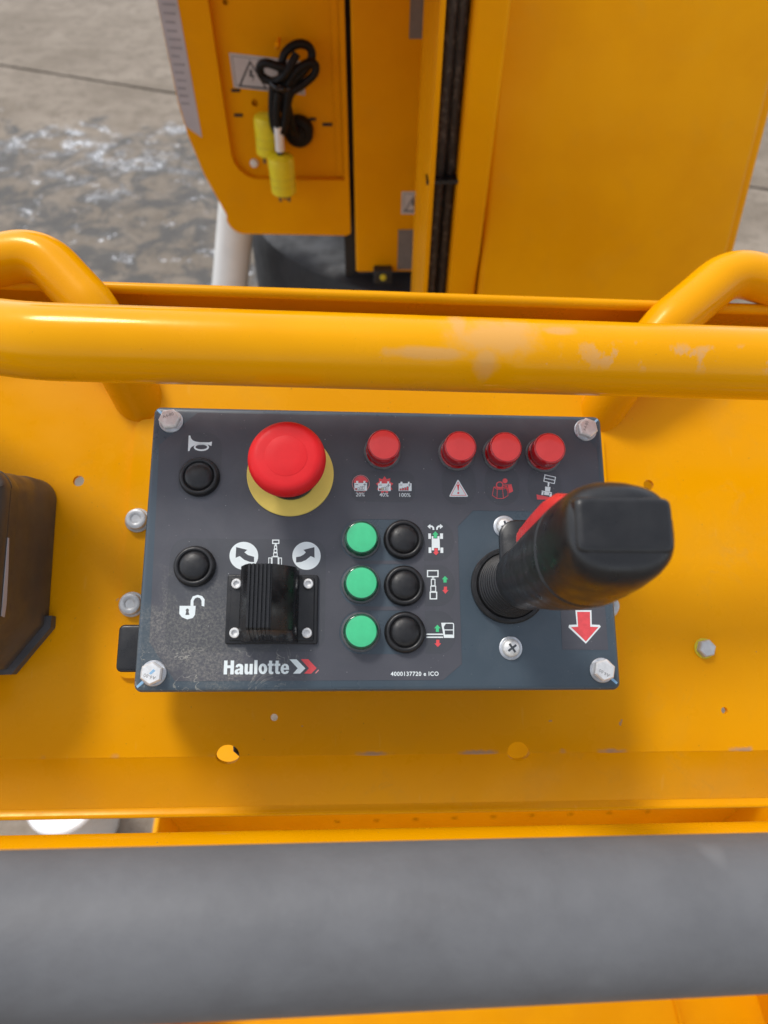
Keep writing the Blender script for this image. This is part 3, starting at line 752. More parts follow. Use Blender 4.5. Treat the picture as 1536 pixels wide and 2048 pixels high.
# ------------------------------------------------------------------ ground
ground = make('ground', [(-40, -40, -.02), (40, -40, -.02), (40, 40, -.02), (-40, 40, -.02)], [(0, 1, 2, 3)], M_JOINT, smooth=0)
ground['kind'] = 'structure'
ground['label'] = 'pale concrete yard with a dark joint and wet patches'
SLAB = rotz(-22.8)
ug = [.1 - 18, .1 - 12, .1 - 6, .1, 6.1, 12.1, 18.1]
vg = [-15.8, -10.8, -5.8, -.8, 4.2, 9.2, 14.2, 19.2]
for i in range(len(ug) - 1):
    for j in range(len(vg) - 1):
        u0, u1, v0, v1 = ug[i] + .017, ug[i + 1] - .017, vg[j] + .017, vg[j + 1] - .017
        q = MB()
        # worn, slightly wavering edge along the joints
        pts = []
        for (a, b, c, d) in ((u0, v0, u1, v0), (u1, v0, u1, v1), (u1, v1, u0, v1), (u0, v1, u0, v0)):
            n = 110 if j in (3, 4) and i in (1, 2, 3) else 4
            for k in range(n):
                t = k / n
                e = random.uniform(-.006, .004) if k else 0
                x, y = a + (c - a) * t, b + (d - b) * t
                if a == c:
                    x += e if a == u1 else -e
                else:
                    y += e if b == v1 else -e
                pts.append((x, y))
        q.prism(pts, -.018, 0)
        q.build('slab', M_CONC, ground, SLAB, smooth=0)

# ------------------------------------------------------------------ lift machine behind
mach = empty('lift_machine', 'yellow mast lift body with cabinet, hoses and tall cover beyond the tray', 'lift', T((.15, 1.2, 0)))
I4 = Matrix()
XZ = Matrix(((1, 0, 0, 0), (0, 0, -1, 0), (0, 1, 0, 0), (0, 0, 0, 1)))     # prism drawn in x,z ; thickness towards -y


def front(y):
    """matrix that stands a plate drawn in (x, z) upright with its face towards the camera at depth y"""
    return T((0, y, 0)) @ XZ


def arcpts(cx, cy, r, a0, a1, n=8):
    return [(cx + r * math.cos(R(a0 + (a1 - a0) * i / n)), cy + r * math.sin(R(a0 + (a1 - a0) * i / n))) for i in range(n + 1)]


cab_out = [(-.288, 1.80), (-.2815, 1.34), (-.276, 1.295), (-.262, 1.235), (-.236, 1.165)] + arcpts(-.208, 1.161, .030, 190, 265, 6) + \
          [(-.030, 1.1265), (-.0225, 1.131), (-.0225, 1.80)]
door_hole = [(-.031, 1.70), (-.2125, 1.70)] + arcpts(-.170, 1.268, .0425, 180, 262, 8) + [(-.031, 1.2235)]
cab = MB().prism(cab_out, -.022, 0, [door_hole]).build('cabinet', M_MACH, mach, front(.95), 30)
MB().prism([(x + (.004 if x < -.1 else -.003), z + (.004 if z < 1.5 else 0)) for x, z in cab_out], -.10, -.0225).build('cabinet_body', M_MACH, cab, front(.95))
door = MB().prism([(-.031, 1.72), (-.215, 1.72), (-.215, 1.22), (-.031, 1.22)], -.012, -.007, [circ(-.166, 1.337, .0055, 14), circ(-.191, 1.467, .004, 12)]) \
    .build('cabinet_door', M_MACH, cab, front(.957))
MB().prism([(-.0435, 1.70), (-.0455, 1.70), (-.0455, 1.2265), (-.0435, 1.2265)], -.0068, -.0052).build('door_strip', M_MACH, cab, front(.957))
MB().prism([(-.0430, 1.70), (-.0320, 1.70), (-.0320, 1.2265), (-.0430, 1.2265)], -.0068, -.0035).build('door_edge_strip', M_MACH, cab, front(.957))
for (x, z, w) in ((-.193, 1.355, .007), (-.194, 1.320, .007), (-.055, 1.306, .008), (-.078, 1.314, .006)):
    MB().rslab(x - w, x + w, z - .0022, z + .0022, -.0068, -.0045, .002, .0008).build('door_slot', M_BASE2, cab, front(.957))
MB().lathe([(.0068, -.0068), (.0066, -.003), (.004, -.001)], 20, (-.179, 1.247, 0)).build('door_rivet', M_SLEEVE, cab, front(.957))
# lavender strip label running down the cabinet edge
st = MB().prism([(-.2875, 1.72), (-.2555, 1.72), (-.2545, 1.292), (-.2760, 1.308), (-.2805, 1.345)], .0003, .0007).build('strip_label', M_STKL, cab, front(.95), 0)
q = MB()
for k in range(34):
    z = 1.69 - k * .0105
    L_ = random.uniform(.010, .020)
    q.prism([(-.2775, z), (-.2775 + L_, z - .001), (-.2775 + L_, z - .004), (-.2775, z - .003)], .0008, .0009)
o = q.build('label_print', M_STKT, cab, front(.95), 0)


def warn_sticker(x0, x1, z0, z1, y, parent, tri, skew=0.):
    def s_(x, z):
        return (x, z + skew * (x - x0))
    a = MB().prism([s_(x0, z0), s_(x1, z0), s_(x1, z1), s_(x0, z1)], .0002, .0006).build('warning_sticker', M_STK, parent, front(y), 0)
    q = MB()
    b = .0035
    q.prism([s_(x0 + b, z0 + b), s_(x1 - b, z0 + b), s_(x1 - b, z1 - b), s_(x0 + b, z1 - b)], .0007, .0008,
            [[s_(x0 + b + .0007, z0 + b + .0007), s_(x1 - b - .0007, z0 + b + .0007), s_(x1 - b - .0007, z1 - b - .0007), s_(x0 + b + .0007, z1 - b - .0007)]])
    cx, cz, h = tri
    t = [s_(cx - h * .62, cz - h * .5), s_(cx + h * .62, cz - h * .5), s_(cx, cz + h * .55)]
    t2 = [s_(cx - h * .49, cz - h * .43), s_(cx + h * .49, cz - h * .43), s_(cx, cz + h * .42)]
    q.prism(t, .0007, .0008, [t2])
    q.prism([s_(cx - .002, cz + .007), s_(cx + .002, cz + .007), s_(cx + .001, cz), s_(cx + .0045, cz), s_(cx, cz - .011), s_(cx + .001, cz - .003), s_(cx - .0035, cz - .003)], .0007, .0008)
    for k in range(4):
        zz = z0 + (z1 - z0) * (.28 + .15 * k)
        if x1 - x0 > .06:
            q.prism([s_(x1 - .026, zz), s_(x1 - .008, zz), s_(x1 - .008, zz + .003), s_(x1 - .026, zz + .003)], .0007, .0008)
    q.build('sticker_print', M_INK, parent, front(y), 0)


warn_sticker(-.1955, -.087, 1.3590, 1.4050, .9638, cab, (-.166, 1.379, .036), -.10)

MB().box(-.33, .078, .43, 1.12, 1.625, 1.69, .01).build('shade_slab', M_MACH, mach, I4)  # slab added out of view to block sky light from the cabinet
# centre column
colm = MB().box(-.014, .110, .945, 1.20, 1.058, 1.80, .003).build('column', M_MACH, mach, I4)
for (x0, x1, z0, z1) in ((.070, .108, 1.428, 1.60), (.062, .1085, 1.063, 1.140)):
    MB().prism([(x0, z0), (x1, z0), (x1, z1), (x0, z1)], .0003, .0008).build('grey_label', M_STKG, colm, front(.945), 0)
warn_sticker(.066, .1045, 1.168, 1.207, .945, colm, (.087, 1.186, .026))
MB().box(-.07, .10, 1.21, 1.55, 1.00, 1.80).build('machine_core', M_BASE2, mach, I4)
MB().box(-.035, -.0145, 1.00, 1.20, 1.00, 1.80).build('gap_filler', M_BASE2, mach, I4)
q = MB().box(.018, .052, .925, .945, 1.045, 1.072, .002)
br = q.build('foot_bracket', M_BASE2, mach, I4)
MB().lathe([(.006, 0), (.006, .004), (.003, .005)], 6, (.035, 1.060, 0)).build('bracket_bolt', M_PLUGD, br, front(.925))
# mast: edge plate, hose channel, post, big cover
MB().box(.0800, .0868, .640, .84, .45, 1.80, .0012).build('mast_edge_plate', M_MACH, mach, I4)
MB().box(.0869, .1155, .690, .84, .45, 1.80).build('hose_channel', M_BASE2, mach, I4)
MB().box(.1156, .1552, .640, .84, .45, 1.80, .004).build('mast_post', M_MACH, mach, I4)
for x, y, r_ in ((.0945, .664, .0078), (.1085, .666, .0072), (.1035, .682, .0070)):
    pts = [(x + .0008 * math.sin(z * 9 + x * 200), y, z) for z in [.45 + .05 * k for k in range(28)]]
    MB().tube(pts, r_, 16).build('hose', M_HOSE, mach, I4)
q = MB().loft([[(.0770 + dx, .6445 - .0 + dy, 1.352 + dz + (.002 if dx > .02 else 0)) for dx, dy in ((0, 0), (.0395, -.002), (.0405, .020), (.0005, .020))] for dz in (0, .0048)])
q.build('cable_tie', M_BLKG, mach, I4)
lean = T((0, .606, 1.15)) @ rotx(-17)
cov = MB().box(.1575, .4960, 0, .16, -.70, .70, .006).build('mast_cover', M_MACH, mach, lean)
MB().box(.4962, .5105, .014, .15, -.70, .70, .003).build('cover_flange', M_MACH, mach, lean)
# dark turntable and chassis under the cabinet, pale post beside it
ch = MB().lathe([(.50, 0), (.50, .30), (.44, .32), (.44, .98), (.432, 1.01), (.41, 1.022), (.30, 1.022), (.295, 1.03), (.20, 1.03)], 72, (.180, 1.36, 0)) \
    .build('turntable_drum', M_BASE, mach, I4)
MB().box(-.02, .45, 1.0, 1.2, .9155, 1.04, .01).build('turntable_block', M_BASE2, mach, I4)
zz_ = [1.30 * k / 12 for k in range(13)]
pp = [(-.270 + .24 * (z - 1.0), 1.13, z) for z in zz_]
MB().tube(pp, [.048 - .014 * k / 12 for k in range(13)], 28).build('support_post', M_POST, mach, I4, label='off-white slanting round strut under the cabinet corner')

# ------------------------------------------------------------------ charging cord hanging on the cabinet
cord = empty('charging_cord', 'coiled black charging cord with two yellow plugs hanging on the cabinet door', 'cord', T((-.115, .925, 1.20)))
yc = .922


def strand(pts, r_=.0060, name='cord_loop'):
    return MB().tube(smoothline([(x, yc + dy, z) for x, z, dy in pts], 7), r_, 12).build(name, M_CORD, cord, I4)


strand([(-.112, 1.332, .0), (-.112, 1.368, -.004), (-.116, 1.392, -.006), (-.110, 1.416, -.004), (-.092, 1.427, .0), (-.076, 1.424, .004), (-.071, 1.412, .004), (-.080, 1.398, -.002), (-.098, 1.384, -.008), (-.108, 1.366, -.008), (-.117, 1.340, -.006)])
strand([(-.122, 1.345, -.010), (-.112, 1.372, -.013), (-.098, 1.394, -.012), (-.080, 1.405, -.008), (-.067, 1.403, -.004), (-.069, 1.391, -.004), (-.086, 1.379, -.008), (-.104, 1.369, -.012), (-.112, 1.350, -.012)])
strand([(-.101, 1.400, -.014), (-.118, 1.404, -.016), (-.136, 1.408, -.014), (-.146, 1.402, -.010), (-.144, 1.389, -.008), (-.130, 1.384, -.012), (-.116, 1.390, -.018), (-.104, 1.402, -.016), (-.092, 1.418, -.008)])
strand([(-.128, 1.388, -.012), (-.132, 1.365, -.012), (-.135, 1.340, -.012), (-.134, 1.322, -.012), (-.127, 1.312, -.012), (-.119, 1.320, -.012), (-.115, 1.342, -.012), (-.117, 1.365, -.012), (-.112, 1.388, -.010)])
strand([(-.122, 1.372, -.020), (-.127, 1.350, -.020), (-.128, 1.330, -.020), (-.124, 1.318, -.019), (-.118, 1.330, -.018), (-.112, 1.356, -.016), (-.106, 1.378, -.012)])
strand([(-.104, 1.300, .018), (-.108, 1.318, .006), (-.111, 1.340, .002), (-.114, 1.366, -.002)], .0058)
MB().tube(smoothline([(-.132, yc - .018, 1.383), (-.122, yc - .026, 1.379), (-.110, yc - .022, 1.377), (-.106, yc - .01, 1.378)], 6), .004, 10).build('cord_wrap', M_BLKG, cord, I4)
MB().lathe([(.0235, 0), (.0235, .010), (.021, .014), (.012, .015), (.010, .020)], 36, (-.101, 1.298, 0)).build('inlet_flange', M_CORD, cord, front(.9635))


def plug(x, z0, y, s=1., tilt=0):
    mw = T((x, y, z0)) @ roty(tilt)
    p = MB().lathe([(.0175 * s, -.058), (.0200 * s, -.055), (.0205 * s, -.019)], 32).build('plug', M_PLUG, cord, mw)
    MB().lathe([(.0208 * s, -.0188), (.0208 * s, -.006), (.0195 * s, -.002), (.0165 * s, 0), (.006, .002)], 32).build('plug_cap', M_PLUG, p, mw)
    for k in (-.031, -.043):
        MB().lathe([(.0207 * s, k), (.0210 * s, k + .0006), (.0207 * s, k + .0012)], 32, cap0=False, cap1=False).build('plug_rib', M_PLUGD, p, mw)
    for dx, dy in ((-.007, 0), (.007, 0), (0, .007)):
        MB().box(dx - .0025, dx + .0025, dy - .001, dy + .001, -.072, -.0582).build('plug_pin', M_BRASS, p, mw)
    return p


plug(-.1285, 1.282, .905, 1.0)
plug(-.1470, 1.331, .932, .95, 3)
MB().tube([(-.1270, .903, 1.326), (-.1275, .903, 1.308), (-.1283, .904, 1.290)], .0068, 16).build('cable_sleeve', M_SLEEVE, cord, I4)
MB().tube([(-.1284, .905, 1.291), (-.1285, .905, 1.280)], .0048, 12).build('cable_end', M_RUB, cord, I4)
MB().tube([(-.132, .928, 1.338), (-.141, .931, 1.326)], .0062, 14).build('cable_sleeve', M_SLEEVE, cord, I4)
MB().tube([(-.119, .955, 1.424), (-.119, .915, 1.424), (-.119, .905, 1.432)], .0035, 10).build('cord_hook', M_MACH, cord, I4)

# ------------------------------------------------------------------ bucket on the ground
bk = MB()
bk.lathe([(.050, 0), (.056, .004), (.060, .05), (.066, .16), (.070, .163), (.071, .176), (.066, .180), (.02, .182)], 48, cap1=True)
bk.build('bucket', M_BUCKET, None, T((-.668, .300, .001)) @ Matrix.Scale(1.12, 4))
b = bpy.data.objects['bucket']
b['label'] = 'white plastic bucket on the concrete below the tray'
b['category'] = 'bucket'

# ------------------------------------------------------------------ platform basket: floor, rails, console tray
bask = empty('platform_basket', 'yellow work platform with console tray, guard tubes and grey padded rail', 'work platform', T((.155, -.2, .45)))
FZ = T((0, 0, .30))
holes = [circ(-.0665 + .0693 * k, .462, .0058, 14) for k in range(9)]
fl = MB().prism([(-.352, -.75), (.664, -.75), (.664, .17), (-.352, .17)], -.004, 0).build('floor_plate', M_MACH, bask, FZ, 0)
MB().prism([(-.345, .302), (.652, .302), (.652, .60), (-.345, .60)], -.004, 0, holes).build('toe_board', M_MACH, bask, front(.152), 0)
MB().prism([(-.345, .302), (.652, .302), (.652, .60), (-.345, .60)], -.018, -.010).build('toe_board_backing', M_BASE2, bask, front(.152), 0)
MB().prism([(-.356, -.76), (.668, -.76), (.668, .18), (-.356, .18)], -.012, -.0045).build('floor_pan', M_BASE, fl, FZ, 0)
MB().box(-.345, .652, .19, .315, .13, .15, .002).build('entry_sill', M_MACH, bask, FZ)
for x0, x1 in ((-.353, -.3455), (.6525, .660)):
    MB().box(x0, x1, -.75, .17, -.012, .28, .001).build('kick_plate', M_MACH, bask, FZ)
for x0, x1 in ((-.330, -.326), (.505, .509)):
    MB().box(x0, x1, -.75, .145, .0002, .012, .001).build('floor_rib', M_MACH, fl, FZ)

rl = MMB().tube(m_ := [(x, -145 - 2 * x / 280, 114 - 12 * x / 280) for x in range(-420, 701, 40)], 20, 32).build('rail_core', M_TUBE, bask, con())
MMB().tube([(x, -145 - 2 * x / 280, 114 - 12 * x / 280) for x in range(-410, 691, 10)], 24.0, 48).build('foam_sleeve', M_FOAM, rl, con(), label='grey foam padding sleeve around the near rail')
MMB().tube([(x, -163.5, -25) for x in range(-420, 701, 40)], 17, 32).build('knee_rail', M_TUBE, bask, con())
for x in (-410, 690):
    p0 = CON @ Vector((x * MM, -.145 - .002 * x / 280, .114 - .012 * x / 280))
    MB().tube([p0, (p0.x, p0.y - .05, .30)], .018, 20).build('corner_post', M_TUBE, bask, I4)
    a = CON @ Vector((x * MM, -.160, -.025))
    b_ = CON @ Vector((x * MM * .8 + (.09 if x > 0 else 0) * 0, .10, -.085))
    MB().tube([a, CON @ Vector((x * MM, .0, -.095)), CON @ Vector((x * MM, .17, -.09))], .014, 16).build('tray_arm', M_TUBE, bask, I4)

# console tray
nt = 10
notch = lambda cx, s, k: [(cx + s * 7.0 * math.cos(R(180 - 180 * i / nt)) * (1 if k > 0 else 1), k * 6.0 * math.sin(R(180 * i / nt))) for i in range(nt + 1)]
out = [(-410, 180), (-410, -115.5)]
for cx in (-88.5, 89.5):
    out += [(cx + 7 * math.cos(R(180 - 180 * i / nt)), -115.5 + 6.2 * math.sin(R(180 * i / nt))) for i in range(nt + 1)]
out += [(690, -115.5), (690, 180)]
tray = MMB().prism(out[::-1], -83, -80, [circ(-191.3, 54, 3.5), circ(-61.4, -93.7, 2.2, 16), circ(224.5, -91.5, 2.1, 16), circ(187.7, 57.2, 3.6)]) \
    .build('console_tray', M_TRAY, bask, con(), 40)
fo = [(-410, -32), (-410, 0)]
for cx in (-88.5, 89.5):
    fo += [(cx + 7 * math.cos(R(180 - 180 * i / nt)), -5.2 * math.sin(R(180 * i / nt))) for i in range(nt + 1)]
fo += [(690, 0), (690, -32)]
fmw = con(0, -115.7, -80) @ rotx(19)
MMB().prism(fo, -3, 0).build('sloped_flange', M_TRAY, tray, fmw, 40)
# rolled bend between tray and flange, broken at the two notches
for x0, x1 in ((-410, -95.6), (-81.4, 82.4), (96.6, 690)):
    MMB().tube([(x, -115.6, -81.45) for x in (x0, x0 + .5, x1 - .5, x1)], 1.52, 14).build('bend_edge', M_TRAY, tray, con())
lip = [(-146.0, -90.6), (-147.2, -90.4), (-149.2, -89.0), (-150.6, -88.4), (-151.6, -89.0), (-151.8, -91.0), (-150.0, -92.6), (-146.0, -93.6)]
MMB().loft([[(x, y, z) for y, z in lip] for x in (-410, 690)]).build('rolled_lip', M_TRAY, tray, con(), 60)
bl = [(179.0, -80), (178.8, -62), (176.6, -60.6), (175.4, -58), (176.0, -55.4), (178.0, -53.8), (180.6, -53.8), (182.4, -55.6), (182.6, -60), (182.6, -83)]
MMB().loft([[(x, y, z) for y, z in bl] for x in (-410, 690)]).build('upright_flange', M_TRAY, tray, con(), 60)
MMB().prism(rrect(-157.5, 157.5, -70, 96, 8), -79.9, -76.8).build('bracket_plate', M_TRAY, tray, con(), 40)


MMB().tube([(-86, -40, -97), (-84, -114.5, -103), (-70, -126, -104), (-30, -128, -104)], 4.5, 14).build('under_tray_cable', M_BLK, tray, con())


def hexbolt(name, x, y, z, parent, af, h, wr, mat, wmat, ang=0, flange=False):
    mw = con(x, y, z) @ rotz(ang)
    q = MMB()
    rc = af / 2 / math.cos(R(30))
    q.lathe([(rc, 1.1), (rc, 1.1 + h * .82)], 6, cap1=False)
    q.lathe([(rc, 1.1 + h * .82), (af / 2 * 1.0, 1.1 + h), (af / 2 * .9, 1.1 + h)], 6)
    o = q.build(name, mat, parent, mw, 20)
    MMB().lathe([(wr, -.4), (wr, .8), (wr - .35, 1.15), (rc * .6, 1.15)], 36).build('washer', wmat, o, mw)
    return o, mw


def domebolt(x, y, z, parent):
    mw = con(x, y, z)
    o = MMB().lathe([(6.4, 1.4), (6.6, 4.4), (6.2, 5.4), (5.2, 5.9), (3.2, 5.7), (2.6, 5.2), (.2, 5.0)], 32).build('tray_bolt', M_GALV, parent, mw)
    MMB().lathe([(7.8, -.3), (7.8, .9), (7.2, 1.5), (4, 1.5)], 32).build('washer', M_GALV, o, mw)


for x, y in ((-151, 27.7), (-150.6, -25.5)):
    domebolt(x, y, -76.8, tray)
for x, y in ((151, 27.7), (151, -25.5)):
    domebolt(x, y, -76.8, tray)
hexbolt('tray_bolt', 215, -52.5, -80, tray, 10, 4.5, 6.6, M_GALV, M_PLUGD, 12)

# guard tube over the tray and the two lower tubes that carry it
g = fillet([(-420, 190, -60), (-262, 122, 8), (-182, 90, 45), (200, 89, 45), (560, 89, 45), (690, 120, -60)], 90, 12)
MMB().tube(g, 18.5, 40).build('guard_tube', M_RAIL, bask, con(), label='thick yellow guard tube with a chalky scrape, above the control box')
lt = fillet([(-420, 150, -62), (-216, 196, -46), (-181, 159, -48), (-165, 128, -60), (-152, 98, -104)], 30, 10)
MMB().tube(lt, 16, 32).build('carrier_tube', M_TUBE, bask, con())
rt = fillet([(430, 158, -62), (244, 202, -46), (196, 161, -48), (168, 128, -60), (153, 98, -104)], 36, 10)
MMB().tube(rt, 16, 32).build('carrier_tube', M_TUBE, bask, con())

# ------------------------------------------------------------------ outlet box on the tray
ob = empty('outlet_box', 'brown-black weatherproof box on the tray at the left picture edge', 'outlet box', con(-250, 0, -80))


OBM = con(-205.0, 0, 0) @ rotz(2) @ T((.205, 0, 0))


def obx(ins, dy=0.):
    p = [(-202 - ins, -38 + ins * .5), (-202 - ins, 40 - dy)] + [(x - ins * .7, y - ins * .7 - dy) for x, y in arcpts(-217, 40, 15, 0, 90, 8)[1:]] + \
        [(-305, 55 - ins - dy), (-305, -64 + ins), (-222 - ins * .3, -64 + ins)]
    return p


MMB().prism([(-198, -33), (-198, -40), (-219, -67), (-305, -67), (-305, -45), (-214, -45), (-206, -33)], -80, -73).build('base_flange', M_FLANGE, ob, OBM)
rings = []
for ins, z, dy in ((0, -79, 0), (0, -62, 2.5), (1.0, -60, 3), (1.5, -44, 5), (2.5, -32, 7)):
    rings.append([(x, y, z) for x, y in obx(ins, dy)])
MMB().loft(rings).build('box_hull', M_BROWN, ob, OBM, 50)
MMB().prism(obx(2.4, 7), -31.9, -22.5).build('gasket', M_BROWN, ob, OBM, 50)
sv_ = [(6, -24.0), (6, -22.6), (-20, -22.6), (-36.5, -22.6), (-37.0, -26.0), (-30, -27.0), (-12, -26.0)]
MMB().loft([[(x, y, z) for y, z in sv_] for x in (-206, -204.0)]).build('seal_strip', M_STKL, ob, OBM, 0)
rings = [[(x, y, z) for x, y in obx(i, 7.5)] for i, z in ((2.6, -22.4), (2.4, -19), (3.2, -14), (6, -11))]
MMB().loft(rings).build('lid', M_BROWN, ob, OBM, 50)
MMB().lathe([(7, 0), (7, 14), (5, 16)], 6, (0, 0, 0)).build('cable_gland', M_PLUGD, ob, OBM @ T((-.236, -.068, -.060)) @ rotx(90)) #, -68, -60) @ rotx(90))

# ------------------------------------------------------------------ control box
box = empty('control_box', 'slate grey lift control box with red stop button, joystick and push buttons', 'control box', con(0, 0, -77))
body = MMB().rslab(-112, 112, -64, 64, -76.8, -7.5, 6, 2).build('enclosure', M_LID, box, con())
MMB().rslab(-141, -112.2, -66, -41, -52, -22, 3, 1.5).build('cable_connector', M_BLK, box, con())
lid = MMB().rslab(-125, 125, -75.7, 75.7, -9, 0, 4, 2.4, 8).build('lid', M_LID, box, con(), 50)
dec_out = [(-120.6, 53.5), (-101.2, 72.4), (109.8, 72.9), (121.0, 55.0), (121.8, 19.5), (49.4, 19.4), (40.8, 10.5), (41.0, -62.3), (31.0, -70.3), (-104.6, -70.3), (-118.6, -51.0)]
pills = [rrect(-22.6, 21.5, y - 11.2, y + 11.2, 11, 8) for y in (2.7, -21.5, -46.0)]
dec = MMB().prism(dec_out[::-1], -.05, .16, pills).build('overlay_decal', M_DECAL, box, con(), 0)
q = MMB()
for x0, x1, y0, y1, r_ in ((-16.9, 17.6, 23.5, 41, 5), (32.5, 51.5, 22.5, 46, 9), (56.3, 75.7, 22.5, 46, 9.2), (80.5, 99.5, 22.5, 46, 9.2),
                           (-109.5, -87, 24, 61, 9), (-111, -30, -56, 2.5, 8)):
    q.prism(rrect(x0, x1, y0, y1, r_, 6), .1, .19)
for y in (2.7, -21.5, -46.0):
    q.prism([(22, y - 11)] + [(30 + 8.6 * math.cos(R(a)), y + 11 * math.sin(R(a))) for a in range(-90, 91, 15)] + [(22, y + 11)], .1, .19)
q.build('darker_fields', M_DECAL2, dec, con(), 0)

MI = {'w': 0, 'r': 1, 'p': 2, 'g': 3, 'y': 4, 'd': 5}
IMATS = [M_WHITE, M_RED, M_PINK, M_GREEN, M_BEIGE, M_INK]


def icon(name, items, parent, z0=.22):
    V, F, X = [], [], []
    for code, o, hs in items:
        lay = int(code[1]) if len(code) > 1 else 1
        if code[0] == 'r' and code[1:] == '1':
            lay = 0
        if code[0] == 'p':
            lay = 0
        pr = lambda l: [(l[i], l[i + 1]) for i in range(0, len(l), 2)]
        loops = [pr(o)] + [pr(h) for h in hs]
        flat = [p for l in loops for p in l]
        n = len(V)
        V += [(p[0] * MM, p[1] * MM, (z0 + .04 * lay) * MM) for p in flat]
        for t in tessellate_polygon([[Vector((p[0], p[1], 0)) for p in l] for l in loops]):
            a, b, c = (flat[i] for i in t)
            if (b[0] - a[0]) * (c[1] - a[1]) - (b[1] - a[1]) * (c[0] - a[0]) < 0:
                t = t[::-1]
            F.append(tuple(i + n for i in t))
            X.append(MI[code[0]])
    return make(name, V, F, IMATS, parent, con(), 0, X)


for k, v in ICONS.items():
    if k != 'down_arrow':
        icon(k.replace('_mirrored', ''), v, dec)


def text(name, body_, rect, mat, parent, z=.26, offset=0., mw=None, ang=0, flat=False):
    cu = bpy.data.curves.new(name, 'FONT')
    cu.body = body_
    cu.size = 1
    cu.resolution_u = 3
    cu.offset = offset
    cu.space_character = 1 + offset * 5.5
    tmp = bpy.data.objects.new(name, cu)
    col.objects.link(tmp)
    dg = bpy.context.evaluated_depsgraph_get()
    me = bpy.data.meshes.new_from_object(tmp.evaluated_get(dg))
    bpy.data.objects.remove(tmp)
    xs = [v.co.x for v in me.vertices]
    ys = [v.co.y for v in me.vertices]
    ax, bx_, ay, by_ = min(xs), max(xs), min(ys), max(ys)
    x0, y0, x1, y1 = rect
    for v in me.vertices:
        v.co = Vector(((x0 + (v.co.x - ax) / (bx_ - ax) * (x1 - x0)) * MM, (y0 + (v.co.y - ay) / (by_ - ay) * (y1 - y0)) * MM, z * MM))
    me.materials.clear()
    me.materials.append(mat)
    for p in me.polygons:
        p.material_index = 0
    o = bpy.data.objects.new(name, me)
    link(o, parent, mw or con())
    return o


for k in ('20%', '40%', '100%'):
    text('percent_lettering', k, TEXTS[k], M_WHITE, dec, offset=.004)
text('part_number_lettering', '4000137720 e ICO', TEXTS['4000137720 e ICO'], M_WHITE, dec, offset=.020)
ar = MMB().prism([(94.6, -55.0), (119.4, -55.2), (119.2, -22), (95.2, -22)], -.05, .15).build('arrow_sticker', M_DECAL, box, con(), 0, label='dark sticker with a red down arrow')
icon('down_arrow', ICONS['down_arrow'], ar, .2)

# corner bolts with washers and blue inspection marks
for x, y, ang, ta in ((-115.1, 66.9, 8, 20), (115.1, 66.9, 40, 70), (115.0, -65.6, 18, 150), (-115.3, -66.4, 25, 165)):
    o, mw = hexbolt('corner_bolt', x, y, 0, box, 10, 4.6, 6.4, M_STEEL, M_ZINC, ang)
    hm = con(x, y, 0) @ rotz(ta)
    text('bolt_marking', 'A4-80', (-3.0, .8, 3.0, 2.5), M_STEELD, o, 5.73, 0, hm)
    ln = math.hypot(x, y)
    dx, dy = x / abs(x), y / abs(y)
    a = (dx * 7.8, dy * 6.8)
    b = (dx * 4.4, dy * 3.6)
    n = Vector((-(a[1] - b[1]), a[0] - b[0], 0)).normalized() * .75
    V = [(b[0] + n.x, b[1] + n.y), (b[0] - n.x, b[1] - n.y), (a[0] - n.x * .8, a[1] - n.y * .8), (a[0] + n.x * .8, a[1] + n.y * .8)]
    sg = 1 if (V[1][0] - V[0][0]) * (V[2][1] - V[0][1]) - (V[1][1] - V[0][1]) * (V[2][0] - V[0][0]) > 0 else -1
    MMB().prism(V[::sg], -.3, .06).build('paint_mark', M_BLUE, box, con(x, y, 0), 0)
    if x < 0 and y < 0:
        MMB().prism([(-.7, -2.4), (.7, -2.2), (.6, .6), (-.5, .4)], 5.70, 5.76).build('paint_mark', M_BLUE, o, con(x, y, 0) @ rotz(-30 + ta), 0)

# emergency stop
EX, EY = -49.9, 38.2
dome = [(12.8, 23.6), (17.6, 23.8), (18.8, 24.6)]
for k in range(11):
    a_ = R(-10 + 100 * k / 10)
    dome.append((14.0 + 5.5 * math.cos(a_), 28.0 + 6.0 * math.sin(a_)))
dome += [(12.0, 34.12), (9.0, 34.22), (5.0, 34.30), (.3, 34.33)]
es = MMB().lathe(dome, 96) \
    .build('emergency_stop_button', M_ESTOP, box, con(EX, EY, 0), 50, label='red mushroom stop button on a yellow disc')
MMB().lathe([(10.45, 34.0), (10.4, 34.26), (10.1, 34.34), (5, 34.42), (.3, 34.45)], 72).build('button_top', M_ESTOP, es, con(EX, EY, 0), 60)
MMB().lathe([(23.3, -.02), (23.3, .9), (22.9, 1.2), (15, 1.2)], 96).build('yellow_disc', M_ESTOP_Y, es, con(EX, EY, 0))
MMB().lathe([(14.6, 1.1), (14.6, 3.2), (14.0, 3.6), (14.0, 4.6)], 64).build('black_collar', M_BLKG, es, con(EX, EY, 0))
MMB().lathe([(13.6, 4.4), (13.6, 17.0), (12.6, 17.4), (12.6, 25.0)], 64).build('neck', M_NECK, es, con(EX, EY, 0))


